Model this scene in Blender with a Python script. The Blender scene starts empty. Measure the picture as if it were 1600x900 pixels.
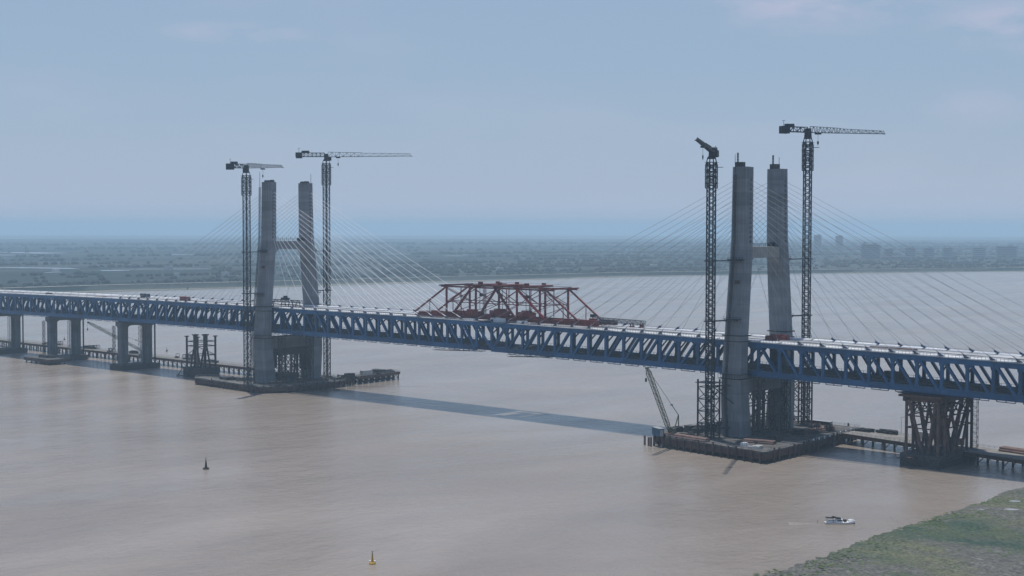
import bpy, math, random
import numpy as np
from mathutils import Vector, Matrix
random.seed(7); R = math.radians
sc = bpy.context.scene

# ------------------------------------------------------------------ camera, sky, sun
cam = bpy.data.cameras.new('camera'); co = bpy.data.objects.new('camera', cam); sc.collection.objects.link(co)
YAW, PIT, ROL, F = .7423, .0421, .0013, 2270.5
cy, sy = math.cos(YAW), math.sin(YAW)
rr = Vector((cy, sy, 0)); vv = Vector((-sy*math.cos(PIT), cy*math.cos(PIT), -math.sin(PIT))); uu = rr.cross(vv)
r2 = rr*math.cos(ROL)+uu*math.sin(ROL); u2 = -rr*math.sin(ROL)+uu*math.cos(ROL)
m = Matrix((r2, u2, -vv)).transposed().to_4x4(); m.translation = Vector((534.40, -564.25, 98.51))
co.matrix_world = m; cam.sensor_width = 36; cam.lens = 36*F/1600; cam.clip_start = 1; cam.clip_end = 90000
sc.camera = co

CLOUDS = [((-.50, .853, .152), .11, .75, 3.2), ((-.40, .907, .130), .07, .7, 3.0), ((-.79, .598, .129), .075, .55, 7.0), ((-.42, .904, .078), .05, .3, 2.5)]   # direction, width, strength, flatness
SUN_EL, SUN_AZ = 80.0, 155.0            # azimuth measured anticlockwise from +X: the sun stands over the left, slightly behind the bridge
w = bpy.data.worlds.new('World'); sc.world = w; w.use_nodes = True
nt = w.node_tree; nt.nodes.clear()
out = nt.nodes.new('ShaderNodeOutputWorld'); bg = nt.nodes.new('ShaderNodeBackground'); sky = nt.nodes.new('ShaderNodeTexSky')
sky.sky_type = 'NISHITA'; sky.sun_disc = False; sky.sun_elevation = R(SUN_EL); sky.sun_rotation = R(90-SUN_AZ)
sky.altitude = 50; sky.air_density = 1.0; sky.dust_density = .6; sky.ozone_density = 2.0
bg.inputs['Strength'].default_value = .085
tint = nt.nodes.new('ShaderNodeMix'); tint.data_type = 'RGBA'; tint.blend_type = 'MULTIPLY'; tint.inputs[0].default_value = 1
tint.inputs[7].default_value = (.80, .88, 1.12, 1)
nt.links.new(sky.outputs[0], tint.inputs[6])
veil = nt.nodes.new('ShaderNodeMix'); veil.data_type = 'RGBA'; veil.inputs[0].default_value = .72; veil.inputs[7].default_value = (3.85, 5.1, 6.5, 1)   # pale haze tint on the sky, thinned upward to make reflections bluer
nt.links.new(tint.outputs[2], veil.inputs[6])
tc = nt.nodes.new('ShaderNodeTexCoord'); mp = nt.nodes.new('ShaderNodeMapping'); mp.inputs['Scale'].default_value = (1, 1, 3.2)
mp.inputs['Location'].default_value = (1.9, .35, .2)
nz = nt.nodes.new('ShaderNodeTexNoise'); nz.inputs['Scale'].default_value = 5.5; nz.inputs['Detail'].default_value = 7; nz.inputs['Roughness'].default_value = .55
cr = nt.nodes.new('ShaderNodeValToRGB'); cr.color_ramp.elements[0].position = .50; cr.color_ramp.elements[1].position = .80
cr.color_ramp.elements[1].color = (.6, .6, .6, 1)
mx = nt.nodes.new('ShaderNodeMix'); mx.data_type = 'RGBA'; mx.inputs[7].default_value = (6.0, 6.0, 7.6, 1)
nt.links.new(tc.outputs['Generated'], mp.inputs[0]); nt.links.new(mp.outputs[0], nz.inputs['Vector']); nt.links.new(nz.outputs['Fac'], cr.inputs[0])
def patch(dv, width, amp, flat):
    sb = nt.nodes.new('ShaderNodeVectorMath'); sb.operation = 'SUBTRACT'; sb.inputs[1].default_value = dv
    sc_ = nt.nodes.new('ShaderNodeVectorMath'); sc_.operation = 'MULTIPLY'; sc_.inputs[1].default_value = (1/width, 1/width, flat/width)
    ln = nt.nodes.new('ShaderNodeVectorMath'); ln.operation = 'LENGTH'; mr = nt.nodes.new('ShaderNodeMapRange'); mr.interpolation_type = 'SMOOTHSTEP'
    mr.inputs['From Min'].default_value = 1; mr.inputs['From Max'].default_value = 0; mr.inputs['To Min'].default_value = 0; mr.inputs['To Max'].default_value = amp
    nt.links.new(tc.outputs['Generated'], sb.inputs[0]); nt.links.new(sb.outputs[0], sc_.inputs[0]); nt.links.new(sc_.outputs[0], ln.inputs[0]); nt.links.new(ln.outputs['Value'], mr.inputs[0]); return mr
nz2 = nt.nodes.new('ShaderNodeTexNoise'); nz2.inputs['Scale'].default_value = 16; nz2.inputs['Detail'].default_value = 8; nz2.inputs['Roughness'].default_value = .6; nt.links.new(mp.outputs[0], nz2.inputs['Vector'])
cr2 = nt.nodes.new('ShaderNodeMapRange'); cr2.inputs['From Min'].default_value = .38; cr2.inputs['From Max'].default_value = .62; nt.links.new(nz2.outputs['Fac'], cr2.inputs[0])
acc = None
for dv, w_, am, fl in CLOUDS:
    p_ = patch(dv, w_, am, fl)
    if acc is None: acc = p_.outputs[0]
    else: a_ = nt.nodes.new('ShaderNodeMath'); a_.operation = 'ADD'; nt.links.new(acc, a_.inputs[0]); nt.links.new(p_.outputs[0], a_.inputs[1]); acc = a_.outputs[0]
ml = nt.nodes.new('ShaderNodeMath'); ml.operation = 'MULTIPLY'; nt.links.new(acc, ml.inputs[0]); nt.links.new(cr2.outputs[0], ml.inputs[1])
ad0 = nt.nodes.new('ShaderNodeMath'); ad0.operation = 'MULTIPLY_ADD'; ad0.inputs[1].default_value = .35; ad0.use_clamp = True
nt.links.new(cr.outputs[0], ad0.inputs[0]); nt.links.new(ml.outputs[0], ad0.inputs[2]); nt.links.new(ad0.outputs[0], mx.inputs[0]); sx = nt.nodes.new('ShaderNodeSeparateXYZ'); nt.links.new(tc.outputs['Generated'], sx.inputs[0])
vf = nt.nodes.new('ShaderNodeMapRange'); vf.inputs['From Min'].default_value = .12; vf.inputs['From Max'].default_value = .75; vf.inputs['To Min'].default_value = .75; vf.inputs['To Max'].default_value = .15; vf.interpolation_type = 'SMOOTHSTEP'
nt.links.new(sx.outputs[2], vf.inputs[0]); nt.links.new(vf.outputs[0], veil.inputs[0])
hm_ = nt.nodes.new('ShaderNodeMapRange'); hm_.inputs['From Min'].default_value = 0; hm_.inputs['From Max'].default_value = .11; hm_.inputs['To Min'].default_value = .75; hm_.inputs['To Max'].default_value = 0; hm_.interpolation_type = 'SMOOTHSTEP'
nt.links.new(sx.outputs[2], hm_.inputs[0]); hz_ = nt.nodes.new('ShaderNodeMix'); hz_.data_type = 'RGBA'; hz_.inputs[7].default_value = (4.6, 5.35, 6.9, 1)
nt.links.new(hm_.outputs[0], hz_.inputs[0]); nt.links.new(veil.outputs[2], hz_.inputs[6]); nt.links.new(hz_.outputs[2], mx.inputs[6]); nt.links.new(mx.outputs[2], bg.inputs['Color'])
nt.links.new(bg.outputs[0], out.inputs[0])
sun = bpy.data.lights.new('sun', 'SUN'); so = bpy.data.objects.new('sun', sun); sc.collection.objects.link(so)
sun.energy = 3.6; sun.angle = R(.5); sun.color = (1, .965, .91)
sd = Vector((math.cos(R(SUN_EL))*math.cos(R(SUN_AZ)), math.cos(R(SUN_EL))*math.sin(R(SUN_AZ)), math.sin(R(SUN_EL))))
so.rotation_euler = sd.to_track_quat('Z', 'Y').to_euler(); so.location = (0, 0, 400)
sc.render.engine = 'CYCLES'; sc.cycles.volume_bounces = 4
sc.view_settings.view_transform = 'Standard'; sc.view_settings.look = 'None'; sc.view_settings.exposure = .09; sc.view_settings.gamma = 1

# ------------------------------------------------------------------ materials
def mat(name, col, rough=.7, metal=0, var=.12, scale=.6, bump=0, col2=None, spec=.3, streak=None, detail=5):
    M = bpy.data.materials.new(name); M.use_nodes = True; t = M.node_tree; b = t.nodes['Principled BSDF']
    b.inputs['Roughness'].default_value = rough; b.inputs['Metallic'].default_value = metal
    b.inputs['Specular IOR Level'].default_value = spec
    g = t.nodes.new('ShaderNodeNewGeometry'); mpn = t.nodes.new('ShaderNodeMapping')
    if streak: mpn.inputs['Scale'].default_value = streak
    n = t.nodes.new('ShaderNodeTexNoise'); n.inputs['Scale'].default_value = scale; n.inputs['Detail'].default_value = detail
    c = t.nodes.new('ShaderNodeValToRGB'); c.color_ramp.elements[0].position = .3; c.color_ramp.elements[1].position = .7
    a = [x*(1-var) for x in col]; z = [min(1, x*(1+var)) for x in (col2 or col)]
    c.color_ramp.elements[0].color = (*a, 1); c.color_ramp.elements[1].color = (*z, 1)
    t.links.new(g.outputs['Position'], mpn.inputs[0]); t.links.new(mpn.outputs[0], n.inputs['Vector']); t.links.new(n.outputs['Fac'], c.inputs[0]); t.links.new(c.outputs[0], b.inputs['Base Color'])
    if bump:
        bn = t.nodes.new('ShaderNodeBump'); bn.inputs['Strength'].default_value = bump; bn.inputs['Distance'].default_value = .2
        t.links.new(n.outputs['Fac'], bn.inputs['Height']); t.links.new(bn.outputs[0], b.inputs['Normal'])
    return M
M = {}
M['concrete'] = mat('tower_concrete', (.180, .195, .215), .9, var=.12, scale=.14, streak=(.35, .35, 1.2), col2=(.205, .220, .238), bump=.1, detail=3)
M['palebeam'] = mat('pale_crossbeam_concrete', (.27, .275, .26), .9, var=.12, scale=.3)  # paler, slightly warmer concrete colour for the near tower's upper crossbeam
M['pier'] = mat('pier_concrete', (.115, .125, .14), .9, var=.25, scale=.5, streak=(1, 1, .3))
M['blue'] = mat('blue_steel_paint', (.013, .078, .185), .45, var=.2, scale=.35, spec=.4)
M['navy'] = mat('dark_blue_steel_paint', (.008, .030, .095), .5, var=.2, scale=.5)
M['deck'] = mat('deck_concrete', (.34, .345, .35), .85, var=.25, scale=.12, streak=(.25, 1.5, 1))
M['lower'] = mat('lower_deck_ballast', (.12, .12, .115), .95, var=.2)
M['cloth'] = mat('white_cover_cloth', (.70, .71, .71), .8, var=.1, scale=1.5)
M['cable'] = mat('sunlit_cable_sheath', (.80, .80, .80), .45, var=.05)  # sheath colour brightened for the fan that catches the sun
M['cableshade'] = mat('shaded_cable_sheath', (.24, .255, .28), .5, var=.05)  # same pale sheath, shade painted in so it reads against the sky
M['crane'] = mat('crane_dark_steel', (.018, .022, .034), .6, var=.25)
M['cranelight'] = mat('jib_grey_steel', (.12, .13, .145), .55, var=.2)
M['red'] = mat('red_brown_steel', (.15, .032, .028), .6, var=.35, scale=.3)
M['redbright'] = mat('bright_red_steel', (.26, .03, .028), .55, var=.2)
M['rust'] = mat('rusty_pipe_steel', (.135, .088, .075), .8, var=.35, scale=.4)
M['darkrust'] = mat('dark_rusty_beam', (.085, .05, .04), .85, var=.35, scale=.5)
M['dark'] = mat('dark_site_steel', (.05, .05, .052), .8, var=.35, scale=.8)
M['plank'] = mat('site_deck_plates', (.055, .052, .05), .9, var=.4, scale=.5, col2=(.10, .095, .088))
M['road'] = mat('trestle_road_plates', (.19, .18, .165), .9, var=.25, scale=.3)
M['silver'] = mat('galvanised_steel', (.35, .36, .37), .5, metal=.3, var=.15)
M['green'] = mat('green_crane_paint', (.12, .135, .085), .5, var=.2)
M['yellow'] = mat('yellow_buoy_paint', (.50, .30, .03), .5, var=.15)
M['black'] = mat('black_paint', (.012, .013, .016), .5)
M['white'] = mat('white_paint', (.72, .72, .70), .45, var=.06)
M['contblue'] = mat('container_blue_paint', (.06, .12, .19), .6, var=.2)
M['pale'] = mat('pale_cabin_panel', (.45, .45, .43), .7, var=.12)
M['block'] = mat('apartment_render', (.24, .25, .27), .85, var=.1, scale=.02)
M['window'] = mat('dark_window_band', (.05, .06, .08), .2, spec=.5)
M['tree'] = mat('far_tree_foliage', (.011, .022, .020), .95, var=.4, scale=.02, col2=(.017, .030, .026))
M['tuft'] = mat('marsh_grass', (.05, .085, .035), .9, var=.3, scale=.1, col2=(.085, .11, .045))

def lifts(M_, h, amt):
    t = M_.node_tree; b = t.nodes['Principled BSDF']; src = b.inputs['Base Color'].links[0].from_socket
    g = t.nodes.new('ShaderNodeNewGeometry'); sp = t.nodes.new('ShaderNodeSeparateXYZ'); dv = t.nodes.new('ShaderNodeMath'); dv.operation = 'DIVIDE'; dv.inputs[1].default_value = h
    fl = t.nodes.new('ShaderNodeMath'); fl.operation = 'FLOOR'; wn = t.nodes.new('ShaderNodeTexWhiteNoise'); wn.noise_dimensions = '1D'
    mr = t.nodes.new('ShaderNodeMapRange'); mr.inputs['To Min'].default_value = 1-amt; mr.inputs['To Max'].default_value = 1+amt
    mp_ = t.nodes.new('ShaderNodeMapping'); mp_.inputs['Scale'].default_value = (1.3, 1.3, .04); n = t.nodes.new('ShaderNodeTexNoise'); n.inputs['Scale'].default_value = 1; n.inputs['Detail'].default_value = 4
    m2 = t.nodes.new('ShaderNodeMapRange'); m2.inputs['From Min'].default_value = .3; m2.inputs['From Max'].default_value = .7; m2.inputs['To Min'].default_value = .8; m2.inputs['To Max'].default_value = 1.12
    x1 = t.nodes.new('ShaderNodeMath'); x1.operation = 'MULTIPLY'; vm = t.nodes.new('ShaderNodeVectorMath'); vm.operation = 'SCALE'
    t.links.new(g.outputs['Position'], sp.inputs[0]); t.links.new(sp.outputs[2], dv.inputs[0]); t.links.new(dv.outputs[0], fl.inputs[0]); t.links.new(fl.outputs[0], wn.inputs['W']); t.links.new(wn.outputs['Value'], mr.inputs[0])
    t.links.new(g.outputs['Position'], mp_.inputs[0]); t.links.new(mp_.outputs[0], n.inputs['Vector']); t.links.new(n.outputs['Fac'], m2.inputs[0]); t.links.new(mr.outputs[0], x1.inputs[0]); t.links.new(m2.outputs[0], x1.inputs[1])
    t.links.new(src, vm.inputs[0]); t.links.new(x1.outputs[0], vm.inputs['Scale']); t.links.new(vm.outputs[0], b.inputs['Base Color'])
def per_piece(M_, amt):
    t = M_.node_tree; b = t.nodes['Principled BSDF']; src = b.inputs['Base Color'].links[0].from_socket
    oi = t.nodes.new('ShaderNodeObjectInfo'); mr = t.nodes.new('ShaderNodeMapRange'); mr.inputs['To Min'].default_value = 1-amt; mr.inputs['To Max'].default_value = 1+amt; vm = t.nodes.new('ShaderNodeVectorMath'); vm.operation = 'SCALE'
    t.links.new(oi.outputs['Random'], mr.inputs[0]); t.links.new(src, vm.inputs[0]); t.links.new(mr.outputs[0], vm.inputs['Scale']); t.links.new(vm.outputs[0], b.inputs['Base Color'])
lifts(M['concrete'], 6, .13); lifts(M['pier'], 5, .1); lifts(M['palebeam'], 50, .02)
for k_, a_ in (('blue', .28), ('navy', .2), ('cloth', .12), ('deck', .15), ('rust', .25), ('darkrust', .25), ('red', .2), ('dark', .3)): per_piece(M[k_], a_)

# ------------------------------------------------------------------ helpers
C = sc.collection; BASE = {}
class MB:
    def __init__(s): s.v = []; s.f = []
    def add(s, vs, fs):
        n = len(s.v); s.v += [tuple(x) for x in vs]; s.f += [tuple(i+n for i in f) for f in fs]; return s
    def hexa(s, p): return s.add(p, [(0,3,2,1),(4,5,6,7),(0,1,5,4),(1,2,6,5),(2,3,7,6),(3,0,4,7)])
    def box(s, c, d, rz=0):
        x, y, z = d[0]/2, d[1]/2, d[2]/2; k, q = math.cos(rz), math.sin(rz)
        return s.hexa([(c[0]+a*k-b*q, c[1]+a*q+b*k, c[2]+e) for e in (-z, z) for a, b in ((-x,-y),(x,-y),(x,y),(-x,y))])
    def beam(s, p, q, w=.3, h=None, up=(0,0,1)):
        p, q = Vector(p), Vector(q); d = (q-p); h = h or w
        if d.length < 1e-6: return s
        d.normalize(); u = Vector(up)
        if abs(d.dot(u)) > .985: u = Vector((1, 0, 0)) if abs(d.x) < .9 else Vector((0, 1, 0))
        a = d.cross(u).normalized()*w/2; b = a.cross(d).normalized()*h/2
        return s.hexa([p-a-b, p+a-b, p+a+b, p-a+b, q-a-b, q+a-b, q+a+b, q-a+b])
    def tube(s, p, q, r, r1=None, n=8):
        p, q = Vector(p), Vector(q); d = (q-p).normalized(); u = Vector((0,0,1)) if abs(d.z) < .9 else Vector((1,0,0))
        a = d.cross(u).normalized(); b = a.cross(d).normalized(); r1 = r if r1 is None else r1; vs = []
        for o, rad in ((p, r), (q, r1)):
            for i in range(n): t = 2*math.pi*i/n; vs.append(o+(a*math.cos(t)+b*math.sin(t))*rad)
        fs = [(i, (i+1) % n, n+(i+1) % n, n+i) for i in range(n)]+[tuple(range(n))[::-1], tuple(range(n, 2*n))]
        return s.add(vs, fs)
    def loft(s, rings):
        n = len(rings[0]); vs = [p for r in rings for p in r]; fs = []
        for k in range(len(rings)-1):
            for i in range(n): fs.append((k*n+i, k*n+(i+1) % n, (k+1)*n+(i+1) % n, (k+1)*n+i))
        fs += [tuple(range(n))[::-1], tuple(range((len(rings)-1)*n, len(rings)*n))]
        return s.add(vs, fs)
    def prism(s, poly, z0, z1):
        return s.loft([[(x, y, z0) for x, y in poly], [(x, y, z1) for x, y in poly]])
    def lathe(s, c, prof, n=14):
        return s.loft([[(c[0]+r*math.cos(2*math.pi*i/n), c[1]+r*math.sin(2*math.pi*i/n), c[2]+z) for i in range(n)] for r, z in prof])
    def mesh(s, name, m, off=(0,0,0), smooth=False):
        me = bpy.data.meshes.new(name); ox, oy, oz = off
        me.from_pydata([(x-ox, y-oy, z-oz) for x, y, z in s.v], [], s.f); me.materials.append(m); me.update()
        if smooth: me.polygons.foreach_set('use_smooth', [True]*len(me.polygons))
        return me
def tag(o, label=None, cat=None, group=None, kind=None):
    for k, x in (('label', label), ('category', cat), ('group', group), ('kind', kind)):
        if x: o[k] = x
    return o
def thing(name, label, cat, base=(0,0,0), group=None):
    o = bpy.data.objects.new(name, None); C.objects.link(o); o.location = base; o.empty_display_size = 2
    BASE[o.name] = Vector(base); return tag(o, label, cat, group)
def part(name, mb, m, parent, smooth=False, label=None):        # mesh authored in world coordinates
    b = BASE[parent.name] if parent else Vector((0,0,0))
    o = bpy.data.objects.new(name, mb.mesh(name, m, b, smooth)); C.objects.link(o)
    if parent: o.parent = parent
    BASE[o.name] = b
    if label: o['label'] = label
    return o
def inst(name, me, parent, loc, ry=0, rz=0, scl=None):          # shared mesh placed in world coordinates
    o = bpy.data.objects.new(name, me); C.objects.link(o); b = BASE[parent.name] if parent else Vector((0,0,0))
    o.parent = parent; o.location = Vector(loc)-b
    if ry or rz: o.rotation_euler = (0, ry, rz)
    if scl: o.scale = scl
    BASE[o.name] = b; return o
def struct(name, mb, m, smooth=False): return tag(part(name, mb, m, None, smooth), kind='structure')
def solo(name, mb, m, label, cat, base, group=None):
    o = bpy.data.objects.new(name, mb.mesh(name, m, base)); C.objects.link(o); o.location = base; BASE[o.name] = Vector(base)
    return tag(o, label, cat, group)
def lattice(mb, p, q, w, h, n, cw=.16, bw=.09, w1=None, h1=None, up=(0,0,1), tri=False):
    """four-chord (or three-chord) lattice girder from p to q"""
    p, q = Vector(p), Vector(q); d = (q-p).normalized(); u = Vector(up)
    if abs(d.dot(u)) > .98: u = Vector((1,0,0))
    a = d.cross(u).normalized(); b = a.cross(d).normalized(); w1 = w1 or w; h1 = h1 or h
    def ring(t):
        c = p.lerp(q, t); ww = (w+(w1-w)*t)/2; hh = (h+(h1-h)*t)/2
        if tri: return [c-a*ww-b*hh, c+a*ww-b*hh, c+b*hh]
        return [c-a*ww-b*hh, c+a*ww-b*hh, c+a*ww+b*hh, c-a*ww+b*hh]
    k = 3 if tri else 4; rs = [ring(i/n) for i in range(n+1)]
    for j in range(k): mb.beam(rs[0][j], rs[-1][j], cw)
    for i in range(n+1):
        for j in range(k): mb.beam(rs[i][j], rs[i][(j+1) % k], bw)
        if i < n:
            for j in range(k):
                A, B = (j, (j+1) % k) if (i+j) % 2 else ((j+1) % k, j)
                mb.beam(rs[i][A], rs[i+1][B], bw)
    return mb

# ------------------------------------------------------------------ water, far bank, near bank
def water_mat():
    Mw = bpy.data.materials.new('muddy_river_water'); Mw.use_nodes = True; t = Mw.node_tree; b = t.nodes['Principled BSDF']
    g = t.nodes.new('ShaderNodeNewGeometry')
    def noise(scale, detail, sc3, rough=.55):
        mm = t.nodes.new('ShaderNodeMapping'); mm.inputs['Scale'].default_value = sc3; mm.inputs['Rotation'].default_value = (0, 0, .5)
        n = t.nodes.new('ShaderNodeTexNoise'); n.inputs['Scale'].default_value = scale; n.inputs['Detail'].default_value = detail; n.inputs['Roughness'].default_value = rough
        t.links.new(g.outputs['Position'], mm.inputs[0]); t.links.new(mm.outputs[0], n.inputs['Vector']); return n
    big = noise(.008, 7, (1, .4, 1), .62); big.inputs['Distortion'].default_value = 1.6; c = t.nodes.new('ShaderNodeValToRGB')
    c.color_ramp.elements[0].position = .35; c.color_ramp.elements[1].position = .68
    c.color_ramp.elements[0].color = (.228, .194, .162, 1); c.color_ramp.elements[1].color = (.300, .258, .218, 1)
    t.links.new(big.outputs['Fac'], c.inputs[0]); t.links.new(c.outputs[0], b.inputs['Base Color'])
    rr_ = t.nodes.new('ShaderNodeMapRange'); rr_.inputs['From Min'].default_value = .3; rr_.inputs['From Max'].default_value = .7
    rr_.inputs['To Min'].default_value = .12; rr_.inputs['To Max'].default_value = .26
    mid = noise(.02, 4, (1, .35, 1)); t.links.new(mid.outputs['Fac'], rr_.inputs[0]); t.links.new(rr_.outputs[0], b.inputs['Roughness'])
    b.inputs['IOR'].default_value = 1.33
    w1 = noise(.30, 6, (1, .75, 1), .68); w2 = noise(.09, 3, (1, .6, 1))
    ad = t.nodes.new('ShaderNodeMath'); ad.operation = 'MULTIPLY_ADD'; ad.inputs[1].default_value = 2.2
    t.links.new(w2.outputs['Fac'], ad.inputs[0]); t.links.new(w1.outputs['Fac'], ad.inputs[2])
    bn = t.nodes.new('ShaderNodeBump'); bn.inputs['Strength'].default_value = .7; bn.inputs['Distance'].default_value = .8
    ps = t.nodes.new('ShaderNodeMapRange'); ps.inputs['From Min'].default_value = .35; ps.inputs['From Max'].default_value = .62; ps.inputs['To Min'].default_value = .3; ps.inputs['To Max'].default_value = 1.0
    wp = noise(.011, 4, (1, .45, 1), .6); wp.inputs['Distortion'].default_value = .8; t.links.new(wp.outputs['Fac'], ps.inputs[0]); t.links.new(ps.outputs[0], bn.inputs['Strength'])
    t.links.new(ad.outputs[0], bn.inputs['Height']); t.links.new(bn.outputs[0], b.inputs['Normal'])
    return Mw
M['water'] = water_mat()
mb = MB(); n = 64; RAD = 34000
rings = [0, 300, 900, 2500, 7000, 14000, 24000, RAD]
vs = [(0, 0, 0)]; fs = []
for k, r_ in enumerate(rings[1:]):
    for i in range(n):
        a = 2*math.pi*i/n; vs.append((r_*math.cos(a), r_*math.sin(a), -r_*r_/12742000.0))
for i in range(n): fs.append((0, 1+i, 1+(i+1) % n))
for k in range(len(rings)-2):
    for i in range(n): a0 = 1+k*n+i; a1 = 1+k*n+(i+1) % n; fs.append((a0, a0+n, a1+n, a1))
struct('river_water', mb.add(vs, fs), M['water'])

def field_mat():
    Mf = bpy.data.materials.new('far_fields'); Mf.use_nodes = True; t = Mf.node_tree; b = t.nodes['Principled BSDF']; b.inputs['Roughness'].default_value = .95
    b.inputs['Specular IOR Level'].default_value = .1
    g = t.nodes.new('ShaderNodeNewGeometry'); mm = t.nodes.new('ShaderNodeMapping'); mm.inputs['Rotation'].default_value = (0, 0, .85); mm.inputs['Scale'].default_value = (1, .38, 1)
    v = t.nodes.new('ShaderNodeTexVoronoi'); v.inputs['Scale'].default_value = .0045; v.inputs['Randomness'].default_value = .8
    n = t.nodes.new('ShaderNodeTexNoise'); n.inputs['Scale'].default_value = .012; n.inputs['Detail'].default_value = 6
    sp = t.nodes.new('ShaderNodeSeparateColor'); ad = t.nodes.new('ShaderNodeMath'); ad.operation = 'MULTIPLY_ADD'; ad.inputs[1].default_value = .6
    c = t.nodes.new('ShaderNodeValToRGB'); e = c.color_ramp.elements; e[0].position = .35; e[0].color = (.010, .020, .019, 1); e[1].position = 1.0; e[1].color = (.048, .058, .054, 1)
    k = e.new(.7); k.color = (.016, .029, .026, 1)
    t.links.new(g.outputs['Position'], mm.inputs[0]); t.links.new(mm.outputs[0], v.inputs['Vector']); t.links.new(mm.outputs[0], n.inputs['Vector'])
    t.links.new(v.outputs['Color'], sp.inputs[0]); t.links.new(sp.outputs[0], ad.inputs[0]); t.links.new(n.outputs['Fac'], ad.inputs[2]); t.links.new(ad.outputs[0], c.inputs[0]); t.links.new(c.outputs[0], b.inputs['Base Color'])
    return Mf
M['field'] = field_mat()
CX, CY = 534.4, -564.25
shore = [(-2600, -3200), (-1900, -1500), (-1500, -300), (-1400, 300), (-1385, 666), (-1330, 1000), (-1300, 1300), (-1230, 1700), (-1100, 2060), (-960, 2380), (-823, 2640), (-560, 3200), (-100, 4200), (900, 6500)]
def shore_pts():
    P_ = []
    for i in range(len(shore)-1):
        a, b = Vector(shore[i]), Vector(shore[i+1]); k = max(2, int((b-a).length/60))
        for j in range(k):
            p = a.lerp(b, j/k); P_.append((p.x+random.uniform(-5, 5), p.y+random.uniform(-5, 5)))
    P_.append(shore[-1]); return P_
SP = shore_pts()
def outward(i):
    d = Vector((SP[i][0]-CX, SP[i][1]-CY)); return d.normalized()
offs = [(-3, -1), (0, .3), (40, 1.2), (95, 1.6), (108, 6.2), (116, 6.2), (130, 2.0), (400, 2), (900, 2), (1800, 2.5), (3200, 2), (5500, 2), (9000, 2), (15000, 2), (24000, 2), (31000, 2)]
mb = MB(); vs = []; fs = []; nr = len(offs)
for i in range(len(SP)):
    d = outward(i)
    for o_, z in offs:
        x, y = SP[i][0]+d.x*o_, SP[i][1]+d.y*o_; rr_ = math.hypot(x-CX, y-CY)
        if rr_ > 33500: x, y = CX+(x-CX)*33500/rr_, CY+(y-CY)*33500/rr_; rr_ = 33500
        vs.append((x, y, z-rr_*rr_/12742000.0))
for i in range(len(SP)-1):
    for j in range(nr-1): a = i*nr+j; fs.append((a, a+nr, a+nr+1, a+1))
struct('far_bank_ground', mb.add(vs, fs), M['field'])
M['mud'] = mat('pale_foreshore', (.16, .155, .12), .95, var=.2, scale=.01)
M['dike'] = mat('dike_top_road', (.42, .42, .38), .9, var=.08, scale=.02)
mb = MB(); mb2 = MB()
for i in range(6, len(SP)-8):
    def q(k, o_, z):
        d = outward(k); x, y = SP[k][0]+d.x*o_, SP[k][1]+d.y*o_; return (x, y, z-((x-CX)**2+(y-CY)**2)/12742000.0)
    mb.add([q(i, 1, .55), q(i, 30+8*math.sin(i*.7), 1.35), q(i+1, 30+8*math.sin((i+1)*.7), 1.35), q(i+1, 1, .55)], [(0, 3, 2, 1)])
    mb2.add([q(i, 106, 6.5), q(i, 118, 6.5), q(i+1, 118, 6.5), q(i+1, 106, 6.5)], [(0, 3, 2, 1)])
struct('far_foreshore', mb, M['mud']); struct('dike_road', mb2, M['dike'])
# ponds: still bright water among the fields
M['pond'] = mat('pond_water', (.30, .33, .34), .12, var=.05, scale=.01, spec=.5)
PONDS = [(-2560, 1165, 260, 26, .42), (-4400, 2190, 330, 60, .1), (-4080, 1880, 120, 60, 0), (-2255, 1187, 60, 22, .7), (-2275, 1335, 210, 14, .95), (-3725, 2385, 90, 36, .7), (-2228, 1028, 30, 18, .7),
                             (-3300, 3000, 120, 30, .6), (-2900, 2900, 80, 26, .7), (-1290, 2330, 60, 14, 1.0), (-2050, 1700, 90, 12, .9)]
for cx_, cy_, L_, W_, a_ in PONDS:
    W_ *= 2.0
    rr2 = (cx_-CX)**2+(cy_-CY)**2; mb = MB(); pts = []
    for i in range(18):
        t = 2*math.pi*i/18; e = 1+.18*math.sin(3*t+cx_); x = L_*math.copysign(abs(math.cos(t))**.6, math.cos(t))*e/2; y = W_*math.copysign(abs(math.sin(t))**.6, math.sin(t))*e/2
        pts.append((cx_+x*math.cos(a_)-y*math.sin(a_), cy_+x*math.sin(a_)+y*math.cos(a_)))
    zz = 2.9-rr2/12742000.0
    struct('pond', mb.prism(pts, zz-.8, zz), M['pond'])
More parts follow.
